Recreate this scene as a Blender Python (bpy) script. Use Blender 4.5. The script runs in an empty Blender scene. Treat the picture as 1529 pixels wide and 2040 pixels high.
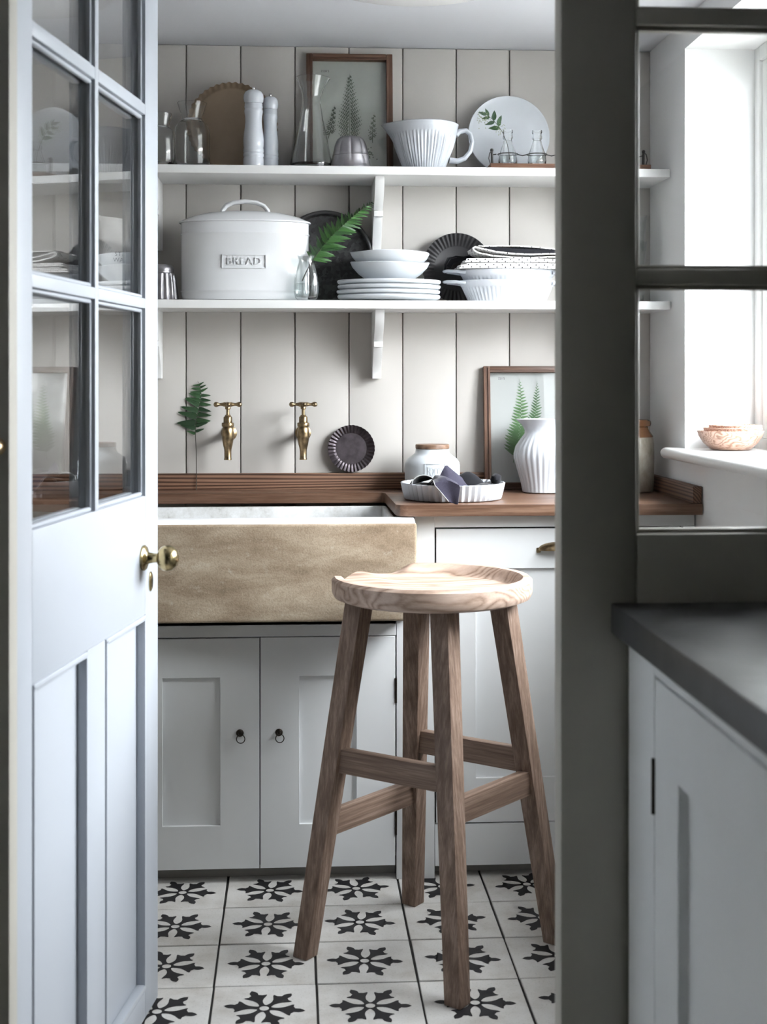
import bpy, bmesh, math, random
from mathutils import Vector, Matrix, Euler
PI = math.pi
random.seed(7)
SC = bpy.context.scene
C = SC.collection

# ---------------------------------------------------------------- camera
cam_d = bpy.data.cameras.new('camera')
cam = bpy.data.objects.new('camera', cam_d); C.objects.link(cam)
cam.location = (0, 0, 1.18)
cam.rotation_euler = (PI/2, 0, -math.radians(3.65))
cam_d.sensor_width = 36
cam_d.lens = 36*2740/2040
cam_d.shift_y = -262/2040
cam_d.clip_start = 0.05
cam_d.dof.use_dof = True
cam_d.dof.focus_distance = 3.25
cam_d.dof.aperture_fstop = 5.6
SC.camera = cam

# ---------------------------------------------------------------- world: even overcast sky
W = bpy.data.worlds.new('overcast_sky'); SC.world = W; W.use_nodes = True
bg = W.node_tree.nodes['Background']
bg.inputs['Color'].default_value = (0.94, 0.972, 1.0, 1)
bg.inputs['Strength'].default_value = 16.0
def portal(loc, rot, sx, sy):           # tells Cycles where the daylight enters; gives off no light itself
    l = bpy.data.lights.new('window_portal', 'AREA'); l.shape = 'RECTANGLE'; l.size = sx; l.size_y = sy
    l.cycles.is_portal = True
    o = bpy.data.objects.new('window_portal', l); C.objects.link(o); o.location = loc; o.rotation_euler = rot
portal((1.225, 2.70, 1.50), (0, PI/2, 0), 1.04, 1.32)
portal((-2.16, 1.25, 1.45), (0, -PI/2, 0), .72, .52)  # portal of the added left kitchen window
SC.view_settings.view_transform = 'Standard'
SC.view_settings.look = 'None'
SC.view_settings.exposure = 1.82
SC.view_settings.gamma = 1.0
SC.view_settings.use_curve_mapping = False
SC.cycles.max_bounces = 12
SC.cycles.diffuse_bounces = 6
SC.cycles.transparent_max_bounces = 24
SC.cycles.caustics_reflective = False
SC.cycles.caustics_refractive = False
SC.cycles.sample_clamp_indirect = 6.0

# ---------------------------------------------------------------- mesh builder
class MB:
    def __init__(s): s.bm = bmesh.new()
    def box(s, x0, x1, y0, y1, z0, z1, bev=0.0, seg=2, rot=None):
        g = bmesh.ops.create_cube(s.bm, size=1.0)
        M = Matrix.Translation(((x0+x1)/2, (y0+y1)/2, (z0+z1)/2)) @ Matrix.Diagonal((x1-x0, y1-y0, z1-z0, 1))
        if rot is not None:
            M = Matrix.Translation(((x0+x1)/2, (y0+y1)/2, (z0+z1)/2)) @ rot @ Matrix.Diagonal((x1-x0, y1-y0, z1-z0, 1))
        bmesh.ops.transform(s.bm, matrix=M, verts=g['verts'])
        if bev > 0:
            es = {e for v in g['verts'] for e in v.link_edges}
            bmesh.ops.bevel(s.bm, geom=list(es), offset=bev, segments=seg, affect='EDGES', profile=0.6)
        return s
    def lathe(s, prof, n=48, c=(0, 0, 0), f=None, axis='z', sx=1.0, sy=1.0, fz=None):
        rings = []
        for (r, z) in prof:
            if r <= 1e-6:
                rings.append([s.bm.verts.new(s._ax(0, 0, z, c, axis))]); continue
            ring = []
            for k in range(n):
                t = 2*PI*k/n
                rr = f(t, r, z) if f else r
                zq = fz(t, r, z) if fz else z
                ring.append(s.bm.verts.new(s._ax(rr*math.cos(t)*sx, rr*math.sin(t)*sy, zq, c, axis)))
            rings.append(ring)
        for a, b in zip(rings, rings[1:]):
            if len(a) == 1 and len(b) == 1: continue
            for k in range(n):
                k2 = (k+1) % n
                if len(a) == 1: s.bm.faces.new((a[0], b[k], b[k2]))
                elif len(b) == 1: s.bm.faces.new((a[k], b[0], a[k2]))
                else: s.bm.faces.new((a[k], b[k], b[k2], a[k2]))
        return s
    def _ax(s, x, y, z, c, axis):
        if axis == 'z': p = (x, y, z)
        elif axis == 'y': p = (x, z, y)
        else: p = (z, x, y)
        return (p[0]+c[0], p[1]+c[1], p[2]+c[2])
    def tube(s, pts, r, n=10, closed=False, flat=(1, 1), up=None):
        pts = [Vector(p) for p in pts]; N = len(pts); rings = []
        rf = r if callable(r) else (lambda t: r)
        prev = None
        for i, p in enumerate(pts):
            if closed: d = pts[(i+1) % N]-pts[i-1]
            else: d = pts[min(i+1, N-1)]-pts[max(i-1, 0)]
            d.normalize()
            ref = prev if prev is not None else (Vector(up) if up else (Vector((0, 0, 1)) if abs(d.z) < .9 else Vector((1, 0, 0))))
            a = ref-d*ref.dot(d); a.normalize(); prev = a
            b = d.cross(a); q = rf(i/max(N-1, 1))
            rings.append([s.bm.verts.new(p+(a*math.cos(2*PI*k/n)*flat[0]+b*math.sin(2*PI*k/n)*flat[1])*q) for k in range(n)])
        prs = list(zip(rings, rings[1:]))
        if closed: prs.append((rings[-1], rings[0]))
        for A, B in prs:
            for k in range(n): s.bm.faces.new((A[k], A[(k+1) % n], B[(k+1) % n], B[k]))
        if not closed:
            s.bm.faces.new(rings[0][::-1]); s.bm.faces.new(rings[-1])
        return s
    def prism(s, poly, a0, a1, axis='x', bev=0.0):
        """polygon in the two other axes (y,z)/(x,z)/(x,y), extruded from a0 to a1"""
        def P(u, v, a):
            return {'x': (a, u, v), 'y': (u, a, v), 'z': (u, v, a)}[axis]
        A = [s.bm.verts.new(P(u, v, a0)) for u, v in poly]; B = [s.bm.verts.new(P(u, v, a1)) for u, v in poly]
        n = len(poly); fs = [s.bm.faces.new(A), s.bm.faces.new(B[::-1])]
        for k in range(n): fs.append(s.bm.faces.new((A[k], B[k], B[(k+1) % n], A[(k+1) % n])))
        bmesh.ops.recalc_face_normals(s.bm, faces=fs)
        if bev > 0:
            es = {e for f_ in fs[:2] for e in f_.edges}
            bmesh.ops.bevel(s.bm, geom=list(es), offset=bev, segments=2, affect='EDGES', profile=.6)
        return s
    def hexa(s, lo, hi, bev=0.0):
        """eight corners: four below, four above, same order"""
        A = [s.bm.verts.new(p) for p in lo]; B = [s.bm.verts.new(p) for p in hi]
        fs = [s.bm.faces.new(A[::-1]), s.bm.faces.new(B)]
        for k in range(4): fs.append(s.bm.faces.new((A[k], A[(k+1) % 4], B[(k+1) % 4], B[k])))
        bmesh.ops.recalc_face_normals(s.bm, faces=fs)
        if bev > 0:
            es = {e for f_ in fs for e in f_.edges}
            bmesh.ops.bevel(s.bm, geom=list(es), offset=bev, segments=2, affect='EDGES', profile=.6)
        return s
    def sheet(s, grid, thick=0.0):
        V = [[s.bm.verts.new(p) for p in row] for row in grid]
        fs = []
        for i in range(len(V)-1):
            for j in range(len(V[0])-1):
                fs.append(s.bm.faces.new((V[i][j], V[i][j+1], V[i+1][j+1], V[i+1][j])))
        if thick:
            bmesh.ops.recalc_face_normals(s.bm, faces=fs)
            bmesh.ops.solidify(s.bm, geom=fs, thickness=thick)
        return s
    def leaf(s, M, L, w, n=6, fold=.15, droop=.0, shape=None):
        """a pointed leaf along local x, placed by matrix M"""
        sh = shape or (lambda t: math.sin(PI*min(1, t*1.02)**.75)**.9)
        a = []; b = []; m = []
        for i in range(n+1):
            t = i/n; hw = w*.5*max(0, sh(t)); z = -droop*L*t*t
            m.append(s.bm.verts.new(M @ Vector((L*t, 0, z))))
            a.append(s.bm.verts.new(M @ Vector((L*t, hw, z+fold*hw)))); b.append(s.bm.verts.new(M @ Vector((L*t, -hw, z+fold*hw))))
        for i in range(n):
            s.bm.faces.new((m[i], m[i+1], a[i+1], a[i])); s.bm.faces.new((b[i], b[i+1], m[i+1], m[i]))
        return s
    def mesh(s, name, smooth=40):
        bmesh.ops.remove_doubles(s.bm, verts=s.bm.verts, dist=1e-6)
        bmesh.ops.recalc_face_normals(s.bm, faces=s.bm.faces)
        me = bpy.data.meshes.new(name); s.bm.to_mesh(me); s.bm.free()
        if smooth:
            me.polygons.foreach_set('use_smooth', [True]*len(me.polygons))
            me.set_sharp_from_angle(angle=math.radians(smooth))
        return me
    def build(s, name, mat, parent=None, smooth=40, loc=None, rot=None):
        me = s.mesh(name, smooth); me.materials.append(mat)
        return link(name, me, parent, loc, rot)
def link(name, me, parent=None, loc=None, rot=None, scale=None):
    o = bpy.data.objects.new(name, me); C.objects.link(o)
    if parent is not None: o.parent = parent
    if loc is not None: o.location = loc
    if rot is not None: o.rotation_euler = rot
    if scale is not None: o.scale = scale
    return o
def thing(name, label, cat, loc=(0, 0, 0), rotz=0.0, group=None, rot=None):
    o = bpy.data.objects.new(name, None); C.objects.link(o); o.empty_display_size = .05
    o.location = loc; o.rotation_euler = rot or (0, 0, rotz)
    return tag(o, label, cat, group)
def tag(o, label, cat, group=None):
    o['label'] = label; o['category'] = cat
    if group: o['group'] = group
    return o
def struct(o, label=None):
    o['kind'] = 'structure'
    if label: o['label'] = label
    return o
def dup(o, parent=None):
    c = o.copy(); C.objects.link(c)
    if parent is not None: c.parent = parent
    for ch in o.children: dup(ch, c)
    return c
def text_geo(body, size, extrude=0.0, spacing=1.0, align='CENTER'):
    cu = bpy.data.curves.new('lettering', 'FONT'); cu.body = body; cu.size = size; cu.extrude = extrude
    cu.align_x = align; cu.align_y = 'CENTER'; cu.space_character = spacing; cu.resolution_u = 3
    ob = bpy.data.objects.new('lettering', cu); C.objects.link(ob)
    me = bpy.data.meshes.new_from_object(ob.evaluated_get(bpy.context.evaluated_depsgraph_get()))
    vs = [v.co.copy() for v in me.vertices]; fs = [tuple(p.vertices) for p in me.polygons]
    bpy.data.objects.remove(ob); bpy.data.curves.remove(cu); bpy.data.meshes.remove(me)
    return vs, fs
def text_obj(name, body, size, extrude, mat, parent, fn, spacing=1.0):
    """lettering laid on a surface: fn(u, v, w) gives the local point"""
    vs, fs = text_geo(body, size, extrude, spacing)
    me = bpy.data.meshes.new(name); me.from_pydata([fn(v.x, v.y, v.z) for v in vs], [], fs); me.materials.append(mat)
    return link(name, me, parent)

# ---------------------------------------------------------------- materials
class NT:
    def __init__(s, name):
        s.m = bpy.data.materials.new(name); s.m.use_nodes = True; s.t = s.m.node_tree
        s.b = s.t.nodes['Principled BSDF']; s.out = s.t.nodes['Material Output']
    def n(s, typ, **kw):
        nd = s.t.nodes.new(typ)
        for k, v in kw.items():
            if k in nd.inputs: 
                nd.inputs[k].default_value = v
            else: setattr(nd, k, v)
        return nd
    def l(s, a, b): s.t.links.new(a, b)
    def coord(s, scale=(1, 1, 1), kind='Object', rot=(0, 0, 0)):
        tc = s.n('ShaderNodeTexCoord'); mp = s.n('ShaderNodeMapping')
        mp.inputs['Scale'].default_value = scale; mp.inputs['Rotation'].default_value = rot
        s.l(tc.outputs[kind], mp.inputs['Vector']); return mp.outputs['Vector']
    def noise(s, vec, scale, detail=4, rough=.55, dist=0.0):
        nd = s.n('ShaderNodeTexNoise'); nd.inputs['Scale'].default_value = scale; nd.inputs['Detail'].default_value = detail
        nd.inputs['Roughness'].default_value = rough; nd.inputs['Distortion'].default_value = dist
        s.l(vec, nd.inputs['Vector']); return nd.outputs['Fac']
    def ramp(s, fac, stops, interp='LINEAR'):
        nd = s.n('ShaderNodeValToRGB'); cr = nd.color_ramp; cr.interpolation = interp
        while len(cr.elements) < len(stops): cr.elements.new(.5)
        for e, (p, c) in zip(cr.elements, stops):
            e.position = p; e.color = (*c, 1) if len(c) == 3 else c
        s.l(fac, nd.inputs['Fac']); return nd.outputs['Color']
    def mix(s, fac, a, b, mode='MIX'):
        nd = s.n('ShaderNodeMix'); nd.data_type = 'RGBA'; nd.blend_type = mode
        for sock, v in ((nd.inputs[0], fac), (nd.inputs[6], a), (nd.inputs[7], b)):
            if isinstance(v, (int, float)): sock.default_value = v
            elif isinstance(v, tuple): sock.default_value = (*v, 1)
            else: s.l(v, sock)
        return nd.outputs[2]
    def math(s, op, a, b=0.0, c=0.0):
        nd = s.n('ShaderNodeMath'); nd.operation = op
        for sock, v in zip(nd.inputs, (a, b, c)):
            if isinstance(v, (int, float)): sock.default_value = v
            else: s.l(v, sock)
        return nd.outputs[0]
    def bump(s, h, strength=.2, dist=.002):
        nd = s.n('ShaderNodeBump'); nd.inputs['Strength'].default_value = strength; nd.inputs['Distance'].default_value = dist
        s.l(h, nd.inputs['Height']); s.l(nd.outputs['Normal'], s.b.inputs['Normal'])
    def set(s, **kw):
        for k, v in kw.items():
            k = k.replace('_', ' ')
            if isinstance(v, (int, float)): s.b.inputs[k].default_value = v
            elif isinstance(v, tuple): s.b.inputs[k].default_value = (*v, 1)
            else: s.l(v, s.b.inputs[k])
        return s

def paint(name, col, rough=.5, var=.06, scale=3.0, bump=.03, spec=.5):
    t = NT(name); v = t.coord()
    n1 = t.noise(v, scale, 5); n2 = t.noise(v, 160, 2)
    lo = tuple(c*(1-var) for c in col); hi = tuple(min(1, c*(1+var*.6)) for c in col)
    t.set(Base_Color=t.ramp(n1, [(.3, lo), (.7, hi)]), Roughness=rough, Specular_IOR_Level=spec)
    t.bump(n2, bump, .001); return t.m
def wood(name, stops, axis=0, fine=60, band=7, dist=5, along=.09, rough=.55, bump=.25, stain=.35, bandmix=.55, wander=None):
    """grain along an object axis: long fibre streaks, wandering growth lines and darker patches"""
    t = NT(name); sc = [1, 1, 1]; sc[axis] = along
    oi = t.n('ShaderNodeObjectInfo'); add = t.n('ShaderNodeVectorMath'); add.operation = 'ADD'
    comb = t.n('ShaderNodeCombineXYZ')
    for k in range(3): t.l(t.math('MULTIPLY', oi.outputs['Random'], 3.7+k), comb.inputs[k])
    tc = t.n('ShaderNodeTexCoord'); t.l(tc.outputs['Object'], add.inputs[0]); t.l(comb.outputs[0], add.inputs[1])
    mp = t.n('ShaderNodeMapping'); mp.inputs['Scale'].default_value = sc; t.l(add.outputs[0], mp.inputs['Vector'])
    v = mp.outputs['Vector']
    st = t.noise(v, fine, 5, .6); st2 = t.noise(v, fine*4, 3, .6)
    # growth lines: the fractional part of a slowly wandering cross-grain distance
    w = t.noise(v, wander or band*.35, 2, .5)
    sp = t.n('ShaderNodeSeparateXYZ'); t.l(v, sp.inputs[0]); o_ = [k for k in range(3) if k != axis]
    dsum = t.math('ADD', sp.outputs[o_[0]], t.math('MULTIPLY', sp.outputs[o_[1]], .8))
    ph = t.math('ADD', t.math('MULTIPLY', dsum, band), t.math('MULTIPLY', w, dist))
    ln = t.math('MULTIPLY_ADD', t.math('SINE', t.math('MULTIPLY', ph, 6.283)), .5, .5)
    ln = t.math('POWER', ln, .6)
    g = t.mix(bandmix, t.mix(.35, st, st2), ln)
    col = t.ramp(g, stops)
    pt = t.noise(v, 9, 3)
    col = t.mix(stain, col, t.ramp(pt, [(.32, (.5, .45, .42)), (.6, (1, 1, 1))]), 'MULTIPLY')
    t.set(Base_Color=col, Roughness=rough, Specular_IOR_Level=.35)
    t.bump(g, bump, .0012); return t.m
def glaze(name, col, rough=.12, coat=.0):
    t = NT(name); v = t.coord(); n = t.noise(v, 9, 3)
    t.set(Base_Color=t.ramp(n, [(.3, tuple(c*.97 for c in col)), (.7, col)]), Roughness=rough, Coat_Weight=coat)
    t.bump(t.noise(v, 35, 2), .03, .002); return t.m
def metal(name, col, rough=.3, dark=.5, scale=30):
    t = NT(name); v = t.coord(); n = t.noise(v, scale, 5)
    t.set(Base_Color=t.ramp(n, [(.3, tuple(c*dark for c in col)), (.65, col)]), Metallic=1.0,
          Roughness=t.math('MULTIPLY_ADD', n, .25, rough-.1))
    return t.m
def plain(name, col, rough=.6, spec=.5):
    t = NT(name); v = t.coord(); n = t.noise(v, 20, 4)
    t.set(Base_Color=t.ramp(n, [(.3, tuple(c*.85 for c in col)), (.7, col)]), Roughness=rough, Specular_IOR_Level=spec); return t.m
def thin_glass(name, tint=(.98, .982, .982), ior=1.5, rough=0.0):
    """a clear wall of glass: what is not mirrored passes straight through"""
    t = NT(name); t.t.nodes.remove(t.b)
    fr = t.n('ShaderNodeFresnel'); ge = t.n('ShaderNodeNewGeometry')
    t.l(t.math('MULTIPLY_ADD', ge.outputs['Backfacing'], 1/ior-ior, ior), fr.inputs['IOR'])   # same mirror strength entering and leaving
    tr = t.n('ShaderNodeBsdfTransparent'); tr.inputs['Color'].default_value = (*tint, 1)
    gl = t.n('ShaderNodeBsdfGlossy'); gl.inputs['Roughness'].default_value = rough
    mx = t.n('ShaderNodeMixShader'); t.l(fr.outputs[0], mx.inputs[0]); t.l(tr.outputs[0], mx.inputs[1]); t.l(gl.outputs[0], mx.inputs[2])
    t.l(mx.outputs[0], t.out.inputs['Surface']); return t.m
def leafmat(name, a, b, rough=.5, trans=.0):
    t = NT(name); v = t.coord(); oi = t.n('ShaderNodeObjectInfo')
    n = t.math('ADD', t.math('MULTIPLY', t.noise(v, 40, 3), .6), t.math('MULTIPLY', oi.outputs['Random'], .4))
    t.set(Base_Color=t.ramp(n, [(.25, a), (.75, b)]), Roughness=rough, Transmission_Weight=trans); return t.m

M = {}
M['board'] = paint('board_paint', (.475, .455, .43), .6, .05, 2.2, .03, .3)
M['plaster'] = paint('plaster_paint', (.78, .785, .785), .8, .04, 2.5, .05, .2)
M['ceiling'] = paint('ceiling_paint', (.58, .59, .62), .8, .03, 2.0, .04, .2)
M['white_paint'] = paint('white_gloss_paint', (.80, .80, .79), .4, .03, 3.0)
M['shelf'] = paint('shelf_paint', (.66, .66, .655), .45, .04, 4.0)
M['cabinet'] = paint('cabinet_paint', (.72, .735, .745), .45, .05, 2.6)
M['door'] = paint('door_paint', (.375, .40, .44), .42, .03, 1.6)
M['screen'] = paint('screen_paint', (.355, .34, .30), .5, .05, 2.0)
M['toe'] = paint('toe_paint', (.34, .33, .31), .6, .1, 4)
M['room_wall'] = paint('room_wall_paint', (.20, .195, .18), .8, .05, 2)
M['room_floor'] = plain('room_floor_stone', (.22, .21, .19), .6)
M['ground'] = plain('garden_ground', (.17, .165, .15), .9)
M['render'] = paint('sky_block_render', (.46, .46, .455), .9, .06, 1.0)  # coat of the added sky-blocking wall
M['bounce_coat'] = paint('bounce_wall_paint', (.70, .70, .69), .9, .05, 1.0)  # kept pale so the added wall bounces more light onto the near cupboard
M['grout'] = plain('dark_grout', (.022, .02, .018), .9)
M['gap'] = plain('shadow_gap', (.012, .012, .012), .8)
M['worktop'] = wood('worktop_wood', [(.25, (.038, .018, .011)), (.5, (.120, .064, .040)), (.75, (.235, .145, .10))], 0, 70, 26, 3, .05, .36, .2, .45, .22)
M['upstand'] = wood('upstand_wood', [(.15, (.022, .010, .006)), (.42, (.10, .05, .03)), (.85, (.21, .12, .078))], 0, 60, 140, 5, .03, .5, .4, .3, .7, 14)
M['upstand_y'] = wood('upstand_wood_side', [(.15, (.022, .010, .006)), (.42, (.10, .05, .03)), (.85, (.21, .12, .078))], 1, 60, 140, 5, .03, .5, .4, .3, .7, 14)
tk = [(.28, (.10, .062, .043)), (.5, (.205, .138, .102)), (.72, (.37, .275, .222))]
M['teak_z'] = wood('teak_leg', tk, 2, 110, 60, 4, .028, .6, .3, .5, .10)
M['teak_x'] = wood('teak_stretcher', tk, 0, 110, 60, 4, .028, .6, .3, .45, .10)
M['teak_seat'] = wood('teak_seat', [(.18, (.20, .125, .09)), (.45, (.44, .32, .25)), (.8, (.64, .50, .42))], 0, 60, 34, 9, .16, .55, .25, .5, .35)
fr_ = [(.2, (.03, .014, .009)), (.5, (.095, .048, .031)), (.8, (.23, .145, .10))]
M['frame'] = wood('frame_wood', fr_, 2, 120, 60, 3, .04, .45, .3, .4, .2)
M['frame_x'] = wood('frame_wood_rail', fr_, 0, 120, 60, 3, .04, .45, .3, .4, .2)
M['bowl_wood'] = wood('bowl_wood', [(.15, (.17, .085, .055)), (.45, (.38, .235, .175)), (.85, (.56, .40, .33))], 0, 60, 90, 12, .30, .4, .15, .25, .5)
M['lid_wood'] = wood('lid_wood', [(.2, (.085, .045, .028)), (.5, (.19, .112, .072)), (.8, (.31, .21, .15))], 0, 90, 50, 3, .06, .5, .2, .3, .25)
M['rack_wood'] = wood('rack_wood', [(.2, (.06, .026, .016)), (.5, (.16, .08, .05)), (.8, (.25, .14, .095))], 0, 90, 50, 3, .06, .5, .2, .3, .25)
M['white'] = glaze('white_glaze', (.51, .535, .575), .10)
M['white_matt'] = glaze('white_satin', (.53, .56, .59), .32)
M['cream'] = glaze('cream_glaze', (.63, .64, .655), .14)
M['brass'] = metal('aged_brass', (.36, .265, .155), .30, .35, 70)
M['knob_brass'] = metal('polished_brass', (.50, .40, .22), .2, .65, 40)
M['dark_metal'] = metal('dark_bronze', (.06, .05, .042), .4, .5, 60)
M['wire'] = plain('black_wire', (.018, .016, .015), .5)
M['tin_dark'] = plain('charcoal_tin', (.032, .031, .033), .45)
M['tin_small'] = metal('dark_purplish_tin', (.11, .095, .105), .42, .6, 50)
M['tan'] = plain('taupe_stoneware', (.31, .235, .165), .65)
M['alu'] = metal('worn_aluminium', (.42, .41, .43), .40, .72, 25)
M['chrome'] = metal('chrome', (.7, .7, .7), .15, .8, 40)
M['glass'] = thin_glass('clear_glass')
M['pane'] = thin_glass('window_glass', (.97, .975, .975), 1.65)
def solid_glass(name, col=(.985, .995, .99), ior=1.45):
    t = NT(name); v = t.coord(); n = t.noise(v, 30, 2)
    t.set(Base_Color=col, Roughness=0.0, Transmission_Weight=1.0, IOR=ior); t.bump(n, .06, .002); return t.m
M['vessel'] = solid_glass('vessel_glass')
M['vessel_thin'] = thin_glass('pressed_glass', (.90, .91, .91), 1.8)
M['water'] = thin_glass('still_water', (.93, .95, .95), 1.25)
M['plate_grey'] = glaze('pale_grey_glaze', (.60, .63, .67), .2)
M['paper'] = paint('frame_paper', (.40, .42, .38), .8, .08, 6)
M['paper2'] = paint('frame_paper_pale', (.44, .455, .445), .8, .06, 6)
M['fern'] = leafmat('fern_green', (.008, .030, .010), (.025, .075, .022))
M['fern_vivid'] = leafmat('fern_vivid', (.010, .045, .010), (.05, .15, .03))
M['pressed'] = leafmat('pressed_fern', (.016, .035, .014), (.045, .075, .03), .7)
M['pressed2'] = leafmat('pressed_fern_light', (.02, .075, .022), (.10, .21, .075), .7)
M['sprig'] = leafmat('sprig_green', (.015, .045, .02), (.05, .11, .045))
M['berry'] = plain('sprig_buds', (.30, .34, .18), .6)
M['stem'] = plain('dark_stem', (.035, .03, .02), .6)
M['ink'] = plain('black_ink', (.015, .015, .015), .8)
M['opal'] = glaze('opal_glass', (.80, .80, .80), .25)
M['cloth_black'] = None
def cloth(name, a, b, s=900):
    t = NT(name); v = t.coord(); n = t.noise(v, s, 2); n2 = t.noise(v, 12, 3)
    t.set(Base_Color=t.mix(.5, t.ramp(n, [(.35, a), (.65, b)]), t.ramp(n2, [(.3, a), (.7, b)])), Roughness=.9, Specular_IOR_Level=.15, Sheen_Weight=.15)
    t.bump(n, .3, .0006); return t.m
M['cloth_black'] = cloth('black_linen', (.006, .006, .008), (.014, .014, .018))
M['cloth_slate'] = cloth('slate_linen', (.022, .020, .033), (.058, .054, .082))
M['hem'] = cloth('pale_hem', (.30, .30, .30), (.42, .42, .42))
def dashed(name):
    t = NT(name); tc = t.n('ShaderNodeTexCoord'); sp = t.n('ShaderNodeSeparateXYZ'); t.l(tc.outputs['Object'], sp.inputs[0])
    s_ = t.math('ADD', sp.outputs['Z'], t.math('MULTIPLY', sp.outputs['Y'], .5))
    row = t.math('FLOOR', t.math('MULTIPLY', s_, 170))
    u = t.math('FRACT', t.math('ADD', t.math('MULTIPLY', sp.outputs['X'], 46), t.math('MULTIPLY', row, .37)))
    d = t.math('MULTIPLY', t.math('LESS_THAN', u, .14), t.math('LESS_THAN', t.math('FRACT', t.math('MULTIPLY', s_, 170)), .62))
    t.set(Base_Color=t.mix(d, (.72, .71, .70), (.02, .02, .022)), Roughness=.9, Specular_IOR_Level=.15)
    t.bump(t.noise(t.coord(), 900, 2), .3, .0006); return t.m
M['cloth_dash'] = dashed('dashed_linen')
def galvanised():
    t = NT('dark_galvanised'); v = t.coord()
    vo = t.n('ShaderNodeTexVoronoi'); vo.inputs['Scale'].default_value = 120; t.l(v, vo.inputs['Vector'])
    t.set(Base_Color=t.mix(t.noise(v, 9, 5), t.ramp(vo.outputs['Color'], [(.2, (.02, .02, .021)), (.8, (.085, .085, .09))]), (.03, .029, .03)), Metallic=.5, Roughness=.55); return t.m
M['galv'] = galvanised()
def sandstone():
    t = NT('buff_sandstone'); v = t.coord((1, 1, 3.2)); w = t.coord()
    a = t.noise(v, 4.5, 6, .6, .4); b = t.noise(w, 260, 3, .7); c = t.noise(w, 55, 6, .7)
    col = t.ramp(a, [(.28, (.18, .13, .085)), (.45, (.30, .232, .165)), (.6, (.41, .335, .25)), (.75, (.50, .44, .36))])
    col = t.mix(.55, col, t.ramp(b, [(.32, (.62, .58, .54)), (.55, (1, 1, 1)), (.8, (1.15, 1.15, 1.15))]), 'MULTIPLY')
    col = t.mix(t.ramp(c, [(.60, (0, 0, 0)), (.72, (.5, .5, .5))]), col, (.52, .47, .39))
    t.set(Base_Color=col, Roughness=.85, Specular_IOR_Level=.2); t.bump(b, .35, .0015); return t.m
M['sandstone'] = sandstone()
def sinkglaze():
    t = NT('stained_sink_glaze'); v = t.coord((1, 1, 1)); n = t.noise(v, 14, 6, .7)
    t.set(Base_Color=t.ramp(n, [(.28, (.20, .19, .17)), (.42, (.50, .50, .49)), (.6, (.66, .67, .68))]), Roughness=.3); return t.m
M['sink_in'] = sinkglaze()
M['sink_rim'] = glaze('worn_white_rim', (.80, .81, .83), .3)
def tilemat():
    t = NT('cement_tile'); v = t.coord(kind='Object'); oi = t.n('ShaderNodeObjectInfo')
    ad = t.n('ShaderNodeVectorMath'); ad.operation = 'ADD'; cb = t.n('ShaderNodeCombineXYZ')
    for k in range(2): t.l(t.math('MULTIPLY', oi.outputs['Random'], 9.1+5*k), cb.inputs[k])
    t.l(v, ad.inputs[0]); t.l(cb.outputs[0], ad.inputs[1])
    n = t.noise(ad.outputs[0], 9, 6, .65); f = t.noise(ad.outputs[0], 240, 2)
    col = t.ramp(n, [(.3, (.47, .445, .41)), (.5, (.59, .575, .55)), (.75, (.66, .65, .635))])
    col = t.mix(.35, col, t.ramp(f, [(.26, (.35, .33, .3)), (.42, (1, 1, 1))]), 'MULTIPLY')
    t.set(Base_Color=col, Roughness=.55, Specular_IOR_Level=.35); t.bump(f, .15, .0008); return t.m
M['tile'] = tilemat()
M['motif'] = plain('black_tile_print', (.018, .017, .019), .55, .35)
def blacktop():
    t = NT('black_stone'); v = t.coord((1, 1, 1)); n = t.noise(v, 7, 6, .6, .8)
    t.set(Base_Color=t.ramp(n, [(.3, (.010, .010, .011)), (.7, (.028, .028, .030))]), Roughness=t.math('MULTIPLY_ADD', n, .28, .22), Specular_IOR_Level=.6)
    t.bump(n, .12, .004); return t.m
M['blacktop'] = blacktop()
def stoneware():
    t = NT('salt_glaze'); v = t.coord((1, 1, .6)); n = t.noise(v, 22, 6, .7)
    t.set(Base_Color=t.ramp(n, [(.3, (.16, .135, .10)), (.55, (.33, .30, .25)), (.75, (.46, .43, .38))]), Roughness=.3); t.bump(n, .1, .002); return t.m
M['stoneware'] = stoneware()
M['brown_glaze'] = glaze('brown_glaze', (.15, .068, .03), .15)
M['bag'] = paint('white_sack_paper', (.66, .655, .65), .6, .06, 8)

# ================================================================ the room shell
ZC = 2.072          # ceiling height
XR = 0.96           # right wall of the pantry
YB = 3.69           # face of the boarded back wall
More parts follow.
